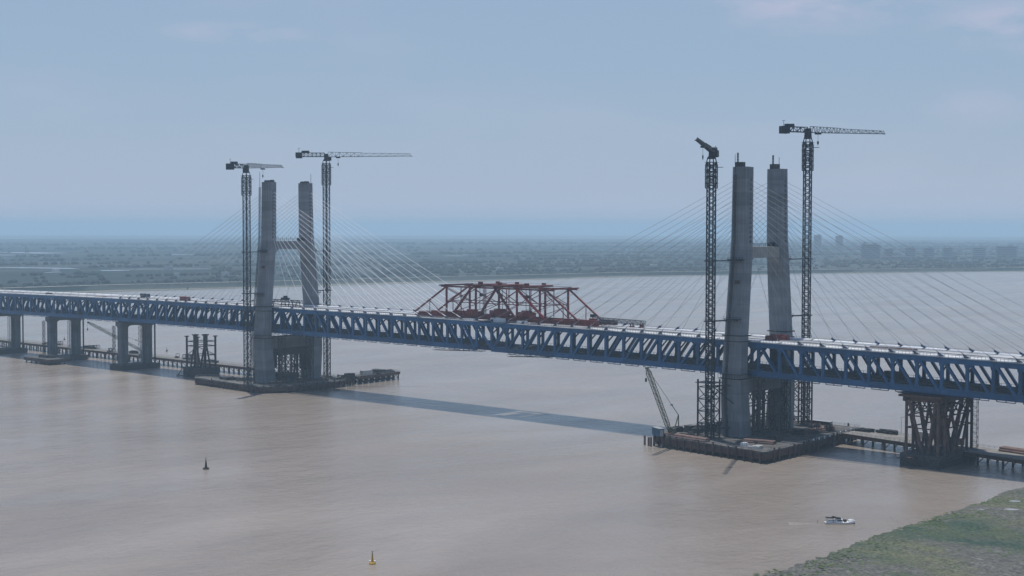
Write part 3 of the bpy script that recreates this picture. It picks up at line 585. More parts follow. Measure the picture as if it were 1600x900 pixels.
# ------------------------------------------------------------------ tower cranes
def section_mesh(w_, h, cw, bw, name='mast_section'):
    mb = MB(); lattice(mb, (0, 0, 0), (0, 0, h), w_, w_, 3, cw, bw)
    return mb.mesh(name, M['crane'])
sec_me = section_mesh(2.9, 6, .46, .23)
def crane(X, Y, z0, zj, cage, jdir, jlen, clen, side, leg_y, ties, label, tilt=0, big=1.0, trol=.3, jmat='cranelight', rot=.2):
    t = thing('tower_crane', label, 'tower crane', (X, Y, z0), 'tower cranes beside the bridge towers')
    zc0, zc1 = cage; z = z0; n_ = round((zc1-z0)/6); h = (zc1-z0)/n_
    for i in range(n_): inst('mast_section', sec_me, t, (X, Y, z0+i*h), rz=rot, scl=(1, 1, h/6))
    mb = MB()
    w_ = 3.9
    k, q_ = math.cos(rot), math.sin(rot)
    def L(a, b, z): return (X+a*k-b*q_, Y+a*q_+b*k, z)
    nC = int((zc1-zc0)/2.6); 
    for a, b in ((-1, -1), (1, -1), (1, 1), (-1, 1)): mb.beam(L(a*w_/2, b*w_/2, zc0), L(a*w_/2, b*w_/2, zc1-1.5), .36).beam(L(a*w_/2, b*w_/2, zc1-1.5), L(a*1.2, b*1.2, zc1+2.2), .36)
    for i in range(nC+1):
        zz_ = zc0+(zc1-1.5-zc0)*i/nC; zn = zc0+(zc1-1.5-zc0)*(i+1)/nC; cs = [(-1, -1), (1, -1), (1, 1), (-1, 1)]
        for j in range(4):
            a, b = cs[j], cs[(j+1) % 4]; mb.beam(L(a[0]*w_/2, a[1]*w_/2, zz_), L(b[0]*w_/2, b[1]*w_/2, zz_), .2)
            if i < nC: mb.beam(L(a[0]*w_/2, a[1]*w_/2, zz_), L(b[0]*w_/2, b[1]*w_/2, zn), .16)
    for f_ in (.1, .35, .62, .9):
        zz_ = zc0+(zc1-zc0)*f_; mb.box((X, Y, zz_), (w_+.6, w_+.6, .14), rot)
        for e in (-1, 1): mb.beam(L(-w_/2-.5, e*(w_/2+.5), zz_+1.1), L(w_/2+.5, e*(w_/2+.5), zz_+1.1), .08).beam(L(e*(w_/2+.5), -w_/2-.5, zz_+1.1), L(e*(w_/2+.5), w_/2+.5, zz_+1.1), .08)
    mb.beam(L(w_/2, 0, zc0+(zc1-zc0)*.8), L(w_/2+3.6, 0, zc0+(zc1-zc0)*.8), .25)
    part('climbing_cage', mb, M['crane'], t)
    D = Vector((math.cos(jdir), math.sin(jdir), 0)); N = Vector((-D.y, D.x, 0)); O = Vector((X, Y, zj)); U = Vector((0, 0, 1)); Dt = (D*math.cos(tilt)+U*math.sin(tilt))
    part('slewing_tower', MB().tube((X, Y, zc1+1.4), (X, Y, zc1+2.4), 1.7, n=14).loft([[O+N*1.2*a+D*1.3*b+U*(zc1+2.2-zj) for a, b in ((-1,-1),(1,-1),(1,1),(-1,1))], [O+N*1.0*a+D*1.1*b+U*(1.6) for a, b in ((-1,-1),(1,-1),(1,1),(-1,1))]]), M['crane'], t)
    cabp = O+N*2.0+D*1.8-U*1.4
    part('operator_cab', MB().box(cabp, (2.4, 1.6, 2.3), jdir), M['crane'], t)
    J0 = O+Dt*1.2+U*1.0*big; J1 = O+Dt*jlen+U*.9*big; md = O+Dt*jlen*.42+U*.95*big
    mb = MB(); lattice(mb, J0, md, 1.9*big, 2.5*big, 9, .26, .15, 1.8*big, 2.0*big, tri=True); lattice(mb, md-U*.1, J1, 1.8*big, 1.8*big, 12, .22, .13, 1.5*big, 1.2*big, tri=True)
    mb.beam(O+Dt*jlen-N+U*.3, O+Dt*(jlen+.8)+N+U*.3, .4)
    part('jib', mb, M[jmat], t)
    mb = MB(); cj = O-Dt*1.2+U*.8*big; ce = O-Dt*clen+U*.8*big
    lattice(mb, cj, ce, 2.2*big, 2.0*big, 7, .3, .2); mb.beam(cj-U*.9*big, ce-U*.9*big, 2.3*big, .25)
    part('counter_jib', mb, M['crane'], t)
    for q2 in range(3):
        part('counterweight', MB().box(O-Dt*(clen-.7-q2*1.3)+U*(.5*big), (1.15, 2.9*big, 3.0*big), jdir), M['crane'], t)
    mb = MB().box(O-Dt*(clen*.72)+U*2.3*big, (3.4, 1.9, 1.5), jdir).tube(O-Dt*(clen*.6)+U*2.3*big-N, O-Dt*(clen*.6)+U*2.3*big+N, .9, n=10).beam(O-Dt*(clen*.9)+U*2*big, O-Dt*(clen*.9)+U*4.2*big, .14).beam(O-Dt*(clen*.9+.9)+U*4.2*big, O-Dt*(clen*.9-.9)+U*4.2*big, .14)
    part('hoist_winch', mb, M['crane'], t)
    tp = O+Dt*jlen*trol; tr = part('trolley', MB().box(tp-U*.7, (2.6, 1.8, .7), jdir), M['crane'], t)
    part('hook_block', MB().tube(tp-U*1, tp-U*4.5, .07, n=5).box(tp-U*4.9, (.7, .5, 1.3), jdir).tube(tp-U*5.5, tp-U*6.4, .22, .05, n=6), M['crane'], tr)
    for z in ties:
        y, a, c = leg_at(z); yl = leg_y*(y+c/2); xt = 170 if X > 0 else -170
        mb = MB().box((X, Y, z), (4.4, 4.4, .5), rot)
        for a1, a2 in ((-1.6, -2.6), (1.6, 2.6), (-1.6, 2.2)): mb.beam((X+a1, Y, z), (xt+a2, yl, z), .34)
        part('wall_tie', mb, M['crane'], t)
    return t
vdir = YAW+math.pi/2
crane(166, -33, 5, 131.6, (115.5, 127), vdir+math.pi-.27, 44, 15, -1, -1, (83.6, 57), 'tower crane seen end on with its jib pointing at the viewer', tilt=.05, big=.92, trol=.62, jmat='crane')
crane(174, 34, 5, 143.2, (125, 138.5), YAW+.45, 45, 15.5, 1, 1, (83.6, 57), 'tallest tower crane with its jib to the right, right of the near tower', trol=.13, big=1.15)
crane(-170, -31, 4, 133.5, (117, 129), YAW+1.24, 45, 21, -1, -1, (83.2, 58.4), 'tower crane with foreshortened jib left of the farther tower', big=1.2, trol=.45, tilt=.035)
crane(-170, 31, 4, 142.5, (124.5, 138.2), YAW+.03, 53, 19, 1, 1, (83.2, 58.4), 'tower crane with the longest looking jib just right of the farther tower', trol=.14, big=1.2)

# ------------------------------------------------------------------ red erection frame and things on the deck
zd = 49.3
t = thing('red_erection_frame', 'large red brown steel lifting frame standing over the deck at midspan', 'lifting frame', (10, 0, zd))
for s in (-1, 1):
    y = s*9.0; z1 = 66.3; fr = 'redbright' if s > 0 else 'red'
    part('top_chord', MB().beam((-27, y, z1), (54, y, z1), .8, .8), M['red'], t)
    part('bottom_chord', MB().beam((-47, y, zd+1.1), (71, y, zd+.9), 1.1, 1.6), M['red'], t)
    for a, b in (((-48, zd+2.2), (-23, z1)), ((70, zd+2.2), (48.5, z1))): part('end_rake', MB().beam((a[0], y, a[1]), (b[0], y, b[1]), .75, .8), M['red'], t)
    for x in (-23, -1, 28.5, 48): part('post', MB().beam((x, y, zd+1), (x, y, z1), .85, .85), M['red'], t)
    for a, b in (((-18.5, zd+2), (-4, z1)), ((1.4, zd+2), (14, z1)), ((13, z1), (28, zd+1)), ((28.5, z1), (48, zd+2))):
        if s > 0 and a[0] < 28: continue
        part('raker', MB().beam((a[0], y, a[1]), (b[0], y, b[1]), .9 if s < 0 else .35, 1.05 if s < 0 else .35), M['redbright' if a[0] > 28 else 'red'], t)
    mb = MB()
    for x0, x1 in ((-23, -1), (-1, 13.7), (14, 28.5), (28.5, 48)):
        mb.beam((x0, y, z1-1), (x1, y, zd+8), .32).beam((x0, y, zd+8), (x1, y, z1-1), .32).beam((x0, y, zd+8.8), (x1, y, zd+8.8), .4)
        mb.beam(((x0+x1)/2, y, zd+2), ((x0+x1)/2, y, z1), .35)
        mb.beam((x0, y, zd+2), (x1, y, zd+8), .28)
    for a, b, c_ in ((-36, -36, -26), (60, 60, 49)):
        hh = zd+2+(z1-zd-2)*.46; mb.beam((a, y, zd+1), (a, y, hh+.8), .32).beam((a, y, hh), (c_, y, zd+2), .32)
    part('bracing', mb, M['red'], t)
for x in (-26, -23, -1, 14, 28.5, 48, 53):
    mb = MB().beam((x, -11.5, 66.9), (x, 11.5, 66.9), .6, .7)
    if x in (-23, 48): mb.beam((x, -9, 66), (x, 9, zd+9), .28).beam((x, 9, 66), (x, -9, zd+9), .28).beam((x, -9, zd+9), (x, 9, zd+9), .35)
    part('cross_frame', mb, M['red'], t)
for y in (-9.6, 9.6): part('walkway', MB().box((13, y, 67.5), (72, 1.2, .15)).beam((-23, y, 68.5), (49, y, 68.5), .08), M['darkrust'], t)
for x in (1, 15, 34):
    w_ = part('hoist_trolley', MB().box((x, 0, 67.6), (9 if x == 15 else 5, 21, .9)).box((x+.5, -8, 68.6), (1.8, 1.8, 1.6)).box((x-1, 7, 68.5), (1.6, 1.6, 1.3)), M['red'], t)
    part('hoist_rods', MB().tube((x, -8, 67), (x, -8, zd+5.5), .14, n=5).tube((x+2.4, -8, 67), (x+2.4, -8, zd+5.5), .14, n=5).box((x+1, -8, 62.5), (1.6, 1.2, 1.4)), M['crane'], w_)
for x, L_, z in ((-4.5, 11, 52.6), (15.5, 12, 53.6), (34.5, 10, 53.4)):
    mb = MB().box((x, -8, z), (L_, 3.2, 2.1)).box((x, -8, z+1.4), (L_*.55, 2.4, 1.1)); 
    for e in (-.42, -.2, 0, .2, .42): mb.box((x+e*L_, -9.75, z), (.18, .3, 1.7))
    for e in (-.44, .44): mb.box((x+e*L_, -8, z-2), (1.0, 2.4, 2.2))
    part('hoist_pod', mb, M['red'], t)
for x, L_, h in ((-36, 18, 2.6), (-18, 13, 3.3), (59, 14, 2.2), (76, 10, 3.0)):
    part('anchor_girder', MB().box((x, -7.5, zd+h/2), (L_, 2.6, h)).box((x+L_*.2, -7.2, zd+h+.4), (L_*.4, 1.6, .9)), M['red'], t); part('anchor_girder', MB().box((x, 7.5, zd+h*.4), (L_, 2.4, h*.8)), M['darkrust'], t)
mb = MB(); rd = random.Random(21)
for _ in range(60):
    x = rd.uniform(30, 84); y = rd.uniform(-12, -4); mb.beam((x, y, zd+rd.uniform(.1, .4)), (x+rd.uniform(-6, 6), y+rd.uniform(-1, 1), zd+rd.uniform(.6, 2.6)), rd.uniform(.15, .35))
part('temporary_struts', mb, M['red'], t)

def heap(name, label, cat, x, y, z, sx, sy, sz, m_, seed=1, n_=6):
    mb = MB(); r_ = random.Random(seed)
    for i in range(n_):
        w_, d_, h_ = r_.uniform(.25, .5)*sx, r_.uniform(.3, .6)*sy, r_.uniform(.45, 1)*sz; mb.box((x+r_.uniform(-.35, .35)*sx, y+r_.uniform(-.3, .3)*sy, z+h_/2), (w_, d_, h_), r_.uniform(-.3, .3))
    return solo(name, mb, m_, label, cat, (x, y, z))
def pipes(name, label, x, y, z, L_, n_, r_=.4, rz=0, m_='rust'):
    mb = MB(); d = Vector((math.cos(rz), math.sin(rz), 0)); nn = Vector((-d.y, d.x, 0)); c = Vector((x, y, z))
    for row in range(2):
        for i in range(n_-row):
            o_ = c+nn*(i-(n_-row-1)/2)*2.05*r_+Vector((0, 0, r_+row*r_*1.75)); mb.tube(o_-d*L_/2, o_+d*L_/2, r_, n=8)
    return solo(name, mb, M[m_], label, 'pipes', (x, y, z))
heap('covered_bundle', 'white tarpaulin covered bundles between the hoist pods of the red frame', 'bundle', 17, -11.2, zt(17)+.4, 10, 1.6, 2.6, M['cloth'], 3, 9)
heap('covered_bundle', 'small white covered bundle under the right hoist pod of the red frame', 'bundle', 34, -11.2, zt(34)+.4, 8, 1.4, 1.8, M['cloth'], 4, 7)
heap('covered_bundle', 'pale covered bundle under the left hoist pod of the red frame', 'bundle', -4, -11.2, zt(-4)+.4, 7, 1.4, 1.2, M['cloth'], 5, 6)
# lattice launching girder
t = thing('launching_girder', 'long grey lattice girder on stands right of the red frame', 'girder', (82, 6, zd))
part('lattice_girder', lattice(MB(), (66, 6, zd+2.6), (100, 6, zd+2.0), 1.6, 1.9, 20, .24, .16), M['cranelight'], t)
for x in (71, 92, 98): part('support_leg', MB().box((x, 5, zd+.6), (.5, .5, 2.2)).box((x, 7, zd+.6), (.5, .5, 2.2)).box((x, 6, zd-.1), (1.6, 3, .4)), M['red'], t)
part('winch', MB().box((67, 6, zd+4.2), (2.2, 1.8, 1.4)), M['crane'], t)
# gantry between the farther legs
t = thing('deck_gantry', 'dark gantry trolley frame on the deck between the farther tower legs', 'gantry', (-171, -2, zt(-171)+.4))
z0 = zt(-171)+.4
part('girder', lattice(MB(), (-187, -2, z0+3.6), (-155, -2, z0+3.6), 2.4, 1.2, 12, .26, .16), M['crane'], t)
part('lower_girder', MB().beam((-187, -2, z0+1.4), (-158, -2, z0+1.4), .8, .6), M['darkrust'], t)
for x in (-184, -172, -165, -158): part('leg', MB().beam((x, -4, z0), (x, -3, z0+3.2), .4).beam((x, 0, z0), (x, -1, z0+3.2), .4).beam((x, -4, z0+.2), (x, 0, z0+.2), .35), M['darkrust'], t)
part('crab', MB().box((-170, -2, z0+5), (6, 2.4, 1.2)).box((-170, -2, z0+6), (2.2, 1.6, 1.4)), M['crane'], t)
def truck(x, y, z, label, body, cabm, d=1):
    t = thing('flatbed_truck', label, 'truck', (x, y, z))
    part('chassis', MB().box((x, y, z+.9), (9.5, 2.2, .4)), M['dark'], t); part('cargo_box', MB().box((x-d*1.2, y, z+2.0), (6.6, 2.5, 1.9)).box((x-d*1.2, y, z+3.0), (6.8, 2.6, .15)), body, t)
    c = part('cab', MB().loft([[(x+d*2.4, y-1.2, z+.8), (x+d*4.6, y-1.2, z+.8), (x+d*4.6, y+1.2, z+.8), (x+d*2.4, y+1.2, z+.8)][::d], [(x+d*2.4, y-1.15, z+3.1), (x+d*4.1, y-1.15, z+3.1), (x+d*4.1, y+1.15, z+3.1), (x+d*2.4, y+1.15, z+3.1)][::d]]), cabm, t)
    part('windscreen', MB().box((x+d*4.42, y, z+2.3), (.1, 2.0, .9)), M['window'], c)
    for e in (-3.6, -2.3, 3.3):
        for s in (-1, 1): part('wheel', MB().tube((x+d*e, y+s*.8, z+.5), (x+d*e, y+s*1.2, z+.5), .5, n=10), M['black'], t)
truck(-271, -5, zt(-271)+.4, 'red truck parked on the deck left of the farther tower', M['red'], M['redbright'])
truck(-331, 4, zt(-331)+.4, 'dark truck standing farther left on the deck', M['dark'], M['contblue'])
heap('material_rack', 'low red brown steel rack on the deck between the near tower legs', 'rack', 178, 2, zt(178)+.4, 11, 5, 3.0, M['red'], 8, 9)
heap('material_rack', 'small dark steel pile on the deck far left near the image edge', 'rack', -440, -6, zt(-440)+.4, 8, 3, 1.6, M['darkrust'], 12, 6)
heap('material_rack', 'rusty steel pile on the deck left of the dark truck', 'rack', -372, -6, zt(-372)+.4, 14, 3, .9, M['rust'], 13, 8)
heap('material_rack', 'dark steel pile beside the near tower crane mast on the deck edge', 'rack', 149, 9, zt(149)+.4, 7, 3, 1.8, M['dark'], 15, 7)
pipes('pipe_bundle', 'thin brown pipes lying along the deck right of the near tower', 236, 2, zt(236)+.4, 22, 3, .22)
truck(238, 0, zt(238)-T+2.9, 'small dark rail truck inside the truss above the temporary pier', M['dark'], M['darkrust'])
# hanging travellers under the deck
for x0, x1, lab in ((-31, 0, 'thin hanging work platform under the truss left of midspan'), (24, 47, 'thin hanging work platform under the truss right of midspan')):
    z = zt(x0)-T-1.9; t = thing('hanging_platform', lab, 'work platform', ((x0+x1)/2, -9, z), 'work platforms hung under the truss'); mb = MB()
    part('floor', MB().beam((x0, -10, z-.5), (x1, -4, z+.2), 3.2, .22), M['plank'], t)
    mb = MB()
    for i in range(9): f_ = i/8; x = x0+(x1-x0)*f_; y = -10+6*f_; mb.beam((x, y-1.5, z-.5), (x, y-1.5, z+.7), .1).beam((x, y+1.4, z-.3), (x, y+1.4, z+2.3), .1)
    mb.beam((x0, -11.5, z+.6), (x1, -5.5, z+1.2), .1); part('railing', mb, M['crane'], t)

# ------------------------------------------------------------------ concrete approach piers
def hpier(X, label):
    t = thing('concrete_pier', label, 'bridge pier', (X, 0, 0), 'concrete piers under the approach'); zc = zt(X)-T-.6
    for s in (-1, 1):
        rings = []; z = 0
        while z < zc-4.5:
            zn = min(z+5, zc-4.5)
            for zz_, g in ((z, .1), (z+.12, 0), (zn-.12, 0)): rings.append(oct_ring(X, s*9.6, 5.4-2*g, 6.2-2*g, zz_, .9))
            z = zn
        rings.append(oct_ring(X, s*9.6, 5.4, 6.2, zc-4.4, .9)); rings.append(oct_ring(X, s*9.6, 5.6, 6.6, zc-4.3, .9)); rings.append(oct_ring(X, s*9.9, 5.6, 7.4, zc-1.4, .9))
        part('column', MB().loft(rings), M['pier'], t)
    cb = [(-13.6, zc-3.2), (-13.6, zc), (13.6, zc), (13.6, zc-3.2), (6.6, zc-3.6), (5.2, zc-2.9), (-5.2, zc-2.9), (-6.6, zc-3.6)]
    part('cap_beam', MB().loft([[(X-2.72, y, z) for y, z in cb][::-1], [(X+2.72, y, z) for y, z in cb][::-1]][::-1]), M['pier'], t)
    for s in (-1, 1): part('bearing', MB().box((X, s*11, zc+.35), (1.8, 1.8, .7)), M['dark'], t)
    part('pile_cap', MB().prism([(X-8, -15), (X+8, -15), (X+8, 15), (X-8, 15)], -1, 3.4), M['dark'], t)
    for s in (-1, 1):
        st = part('access_stair', lattice(MB(), (X-4.4 if s < 0 else X+1, s*13.9 if s < 0 else 3.8, 3), (X-4.4 if s < 0 else X+1, s*13.9 if s < 0 else 3.8, zc-3.2), 1.5, 1.5 if s < 0 else 3, 14, .16, .12), M['crane' if s < 0 else 'silver'], t)
    part('side_post', MB().tube((X+3.4, 13.8, 0), (X+3.4, 13.8, zc-1), .55, n=8).box((X+1.5, 13.8, zc-2), (4, .5, .5)), M['crane'], t)
hpier(-338, 'nearest concrete pier, right one of the row left of the farther tower')
hpier(-431, 'middle concrete pier with a tall mast beside its base')
hpier(-519, 'concrete pier cut by the left edge of the view')
hpier(-610, 'concrete pier beyond the left edge of the view')

# ------------------------------------------------------------------ platforms, trestles, temporary piers
def platform(name, label, poly, z, piles, deckm, thick=.9, skirt=1.6, pr=.45, extra=None):
    cx_, cy_ = sum(p[0] for p in poly)/len(poly), sum(p[1] for p in poly)/len(poly)
    t = thing(name, label, 'site platform', (cx_, cy_, 0)); part('deck_plate', MB().prism(poly, z-thick, z), deckm, t)
    mb = MB(); n_ = len(poly)
    for i in range(n_):
        a, b = poly[i], poly[(i+1) % n_]; d = Vector((b[0]-a[0], b[1]-a[1])); L_ = d.length; d.normalize(); 
        mb.beam((a[0], a[1], z-thick-skirt/2+.3), (b[0], b[1], z-thick-skirt/2+.3), .5, skirt)
        k = int(L_/2.6); q_ = MB()
        for j in range(k): x, y = a[0]+d.x*j*L_/k, a[1]+d.y*j*L_/k; q_.box((x, y, z+.55), (.1, .1, 1.1))
        q_.beam((a[0], a[1], z+1.1), (b[0], b[1], z+1.1), .09); q_.beam((a[0], a[1], z+.6), (b[0], b[1], z+.6), .06); part('railing', q_, M['silver'], t)
    part('edge_beam', mb, M['darkrust'], t)
    pm = MB().tube((0, 0, -4), (0, 0, z-thick+.02), pr, n=8).mesh('pile', M['darkrust'])
    for x, y in piles: inst('pile', pm, t, (x, y, 0))
    if skirt > 2:
        fm = MB().tube((0, 0, -4), (0, 0, z+.5), .4, n=7).mesh('fender_pile', M['darkrust']); fr_ = random.Random(int(cx_))
        for i in range(n_):
            a, b = poly[i], poly[(i+1) % n_]; d = Vector((b[0]-a[0], b[1]-a[1])); L_ = d.length; d.normalize(); k = int(L_/4.2)
            for j in range(k):
                if fr_.random() < .8: inst('fender_pile', fm, t, (a[0]+d.x*(j+.5)*L_/k+d.y*.75, a[1]+d.y*(j+.5)*L_/k-d.x*.75, fr_.uniform(-.9, .9)))
    bm = MB(); ps = list(piles)
    for i in range(len(ps)):
        for j in range(i+1, len(ps)):
            dd = math.hypot(ps[i][0]-ps[j][0], ps[i][1]-ps[j][1])
            if dd < 7.2 and (i+j) % 2: bm.beam((*ps[i], .6), (*ps[j], z-thick-.4), .28)
            elif dd < 7.2: bm.beam((*ps[i], .9), (*ps[j], .9), .3)
    if bm.v: part('pile_bracing', bm, M['dark'], t)
    return t
Rp = [(136, -34), (150, -43), (206, -50.5), (204, -8), (197, 44), (150, 46), (140, 12)]
def inside(poly, x, y):
    c = False; j = len(poly)-1
    for i in range(len(poly)):
        if (poly[i][1] > y) != (poly[j][1] > y) and x < (poly[j][0]-poly[i][0])*(y-poly[i][1])/(poly[j][1]-poly[i][1])+poly[i][0]: c = not c
        j = i
    return c
def grid(poly, st, hole=None):
    xs = [p[0] for p in poly]; ys = [p[1] for p in poly]; o_ = []; x = min(xs)+1.2
    while x < max(xs):
        y = min(ys)+1.2
        while y < max(ys):
            if inside(poly, x, y) and not (hole and hole[0] < x < hole[1] and hole[2] < y < hole[3]): o_.append((x, y))
            y += st
        x += st
    return o_
platform('work_platform', 'big dark steel work platform on piles round the near tower', Rp, 5, grid(Rp, 5.5, (157, 183, -27, 27)), M['plank'], thick=1.0, skirt=2.6)
Lp = [(-228, -26), (-222, -32), (-152, -36), (-143, -20), (-143, 20), (-150, 36), (-196, 36), (-200, -14), (-226, -18)]
platform('work_platform', 'dark steel work platform on piles round the farther tower', Lp, 4, grid(Lp, 6, (-183, -157, -27, 27)), M['plank'], thick=1.0, skirt=2.2)
def trestle(label, a, b, w_, z, m_, step=9):
    a, b = Vector(a), Vector(b); d = (b-a).normalized(); n_ = Vector((-d.y, d.x)); L_ = (b-a).length; poly = [a-n_*w_/2, b-n_*w_/2, b+n_*w_/2, a+n_*w_/2]
    pl = []
    k = int(L_/step)
    for i in range(k+1):
        c = a+d*(L_-1.5)*i/max(1, k)+d*.7
        for e in (-.42, 0, .42): pl.append(tuple(c+n_*w_*e)); 
    return platform('trestle_road', label, [tuple(p) for p in poly], z, pl, m_, thick=.5, skirt=1.5, pr=.5)
trestle('pale topped trestle road from the near tower platform past the temporary pier to the right edge', (200.5, 30), (345, 1), 16, 5, M['road'], 12)
trestle('trestle road linking the concrete piers left of the farther tower', (-228, 27), (-640, 31), 9, 5.5, M['road'], 11)
trestle('narrow trestle jetty reaching away from the farther tower platform', (-152, 37), (-156, 76), 9, 5, M['plank'], 5.5)
Sp = [(-420, -22), (-398, -22), (-398, -8), (-420, -8)]
platform('work_platform', 'small dark platform on piles just left of the middle concrete pier', [(-470+35, -30), (-400, -30), (-400, -14), (-435, -14)], 4, grid([(-435, -30), (-400, -30), (-400, -14), (-435, -14)], 7), M['plank'], thick=.8, skirt=1.6)
# temporary pier of steel pipes (right)
t = thing('temporary_pier', 'rusty pipe framed temporary pier standing in the water under the right truss', 'temporary pier', (257, 3, 0))
part('pile_cap', MB().prism([(248, -14), (265.5, -14), (265.5, 20.5), (248, 20.5)], -2, 5.2).prism([(247, -15), (266.5, -15), (266.5, 21.5), (247, 21.5)], 2.8, 3.2), M['dark'], t)
zc = zt(257)-T-1.2
part('cap_frame', MB().box((257, 3, zc-.6), (19, 36, .9)).box((249.5, 3, zc-2), (1.0, 34, 2)).box((264, 3, zc-2), (1.0, 34, 2)).box((257, -12, zc-2), (17, 1, 2)).box((257, 18, zc-2), (17, 1, 2)).box((257, 3, zc+.1), (23, 30, .3)), M['darkrust'], t)
for x in (250, 264):
    for y in (-12.5, -6.5, 14, 18.5): part('column', MB().tube((x, y, 5), (x, y, zc-2.5), .62, n=10), M['rust'], t)
for y in (-12.5, -4, 4, 12, 18.5):
    for x0, x1 in ((255.8, 251), (258.2, 263)):
        part('raking_pipe', MB().tube((x0, y*.8+.6, 5), (x1, y, zc-2.5), .7, n=10), M['rust'], t)
for x in (250, 264):
    for y0, y1 in ((-2, -9), (1, 7), (6, 0), (9, 15)): part('raking_pipe', MB().tube((x, y0, 5), (x, y1, zc-9), .6, n=10), M['rust'], t)
mb = MB()
for z in (zc-4.5, zc-9, zc-14):
    for x in (250, 264): mb.beam((x, -12.5, z), (x, 18.5, z), .45)
    for y in (-12.5, 18.5): mb.beam((250, y, z), (264, y, z), .45)
for x in (250, 264):
    for y0, y1 in ((-12.5, -6.5), (-6.5, 0), (0, 7), (7, 14), (14, 18.5)): mb.beam((x, y0, zc-3), (x, y1, zc-9), .4).beam((x, y1, zc-3), (x, y0, zc-9), .4)
for y in (-12.5, 3, 18.5): mb.beam((250, y, zc-3), (264, y, zc-9), .4).beam((264, y, zc-3), (250, y, zc-9), .4)
mb.box((257, 8, zc-5), (5, 7, 4))
part('bracing', mb, M['darkrust'], t)
part('access_scaffold', lattice(MB(), (267, 15, 5), (267, 15, zc-3), 1.6, 2.4, 12, .13, .09), M['crane'], t)
mb = MB()
for y, s in ((-14.5, -1), (21, 1)): mb.box((255, y+s*3, 4.4), (2, 6, .3)).beam((255, y, .6), (255, y+s*5.6, 4.2), .4).beam((257, y, .6), (257, y+s*5.6, 4.2), .4)
part('side_bracket', mb, M['darkrust'], t)
# pile tower (left)
t = thing('temporary_pier', 'short dark cluster of vertical pipe piles left of the farther tower platform', 'temporary pier', (-262, 0, 0))
part('pile_cap', MB().prism([(-271, -7), (-253, -7), (-253, 9), (-271, 9)], -2, 6), M['dark'], t)
for x, y in ((-268, -6), (-256, 8), (-268, 8), (-256, -6)):
    part('column', MB().tube((x, y, 0), (x, y, 26), .7, n=8).box((x, y, 26.3), (2.2, 2.2, .6)), M['dark'], t)
for x, y in ((-264, -2), (-260, 3)):
    for dx, dy in ((-2.5, -2), (0, 0), (2.5, 2), (1.5, -2)): part('raking_pipe', MB().tube((x+dx, y+dy, 6), (x+dx*.35, y+dy*.35, 18), .6, n=8), M['dark'], t)
    part('pipe_head', MB().tube((x, y, 17), (x, y, 27), 1.5, n=8).box((x, y, 27.2), (3.6, 3.2, .7)), M['dark'], t)
mb = MB()
for z in (14, 20, 23):
    for a, b in (((-268, -6), (-256, -6)), ((-256, -6), (-256, 8)), ((-256, 8), (-268, 8)), ((-268, 8), (-268, -6))): mb.beam((*a, z), (*b, z), .45)
part('bracing', mb.beam((-268, -6, 14), (-256, -6, 20), .35).beam((-256, 8, 14), (-256, -6, 20), .35), M['dark'], t)
part('fender_frame', MB().beam((-274, -9, 0), (-271, -7, 6), .5).beam((-274, 9, 0), (-271, 9, 6), .5).beam((-262, -11, -1), (-262, -7, 6), .5).beam((-274, -10, .6), (-254, -10, .6), .6), M['dark'], t)
# falsework under the two tower crossbeams
for X, lab in ((170, 'rusty pipe falsework standing between the near tower legs below the deck'), (-170, 'dark lattice falsework between the farther tower legs below the deck')):
    t = thing('falsework', lab, 'falsework', (X, 0, 4), 'falsework under the lower crossbeams')
    for x in (-3, 3):
        for y in (-9, -4.5, 0, 4.5, 9): part('pipe_column', MB().tube((X+x, y, 3), (X+x, y, 24.5), .5, n=8), M['rust' if X > 0 else 'dark'], t)
    mb = MB()
    for x in (-3, 3):
        for i, y in enumerate((-9, -4.5, 0, 4.5)):
            for z in ((18,) if X > 0 and i in (1, 2) else (6, 12, 18)): mb.beam((X+x, y, z), (X+x, y+4.5, z+6), .3).beam((X+x, y+4.5, z), (X+x, y, z+6), .3)
        for z in (6, 12, 18, 23): mb.beam((X+x, -12, z), (X+x, 12, z), .4)
    part('bracing', mb, M['crane'], t)
    for s in (-1, 1):
        t2 = t; mb = MB()
        lattice(mb, (X-7.5, s*11, 3), (X-7.5, s*11, 31), 3, 3, 7, .35, .2); lattice(mb, (X+7.5, s*11, 3), (X+7.5, s*11, 31), 3, 3, 7, .35, .2)
        part('lattice_tower', mb, M['dark'], t2)
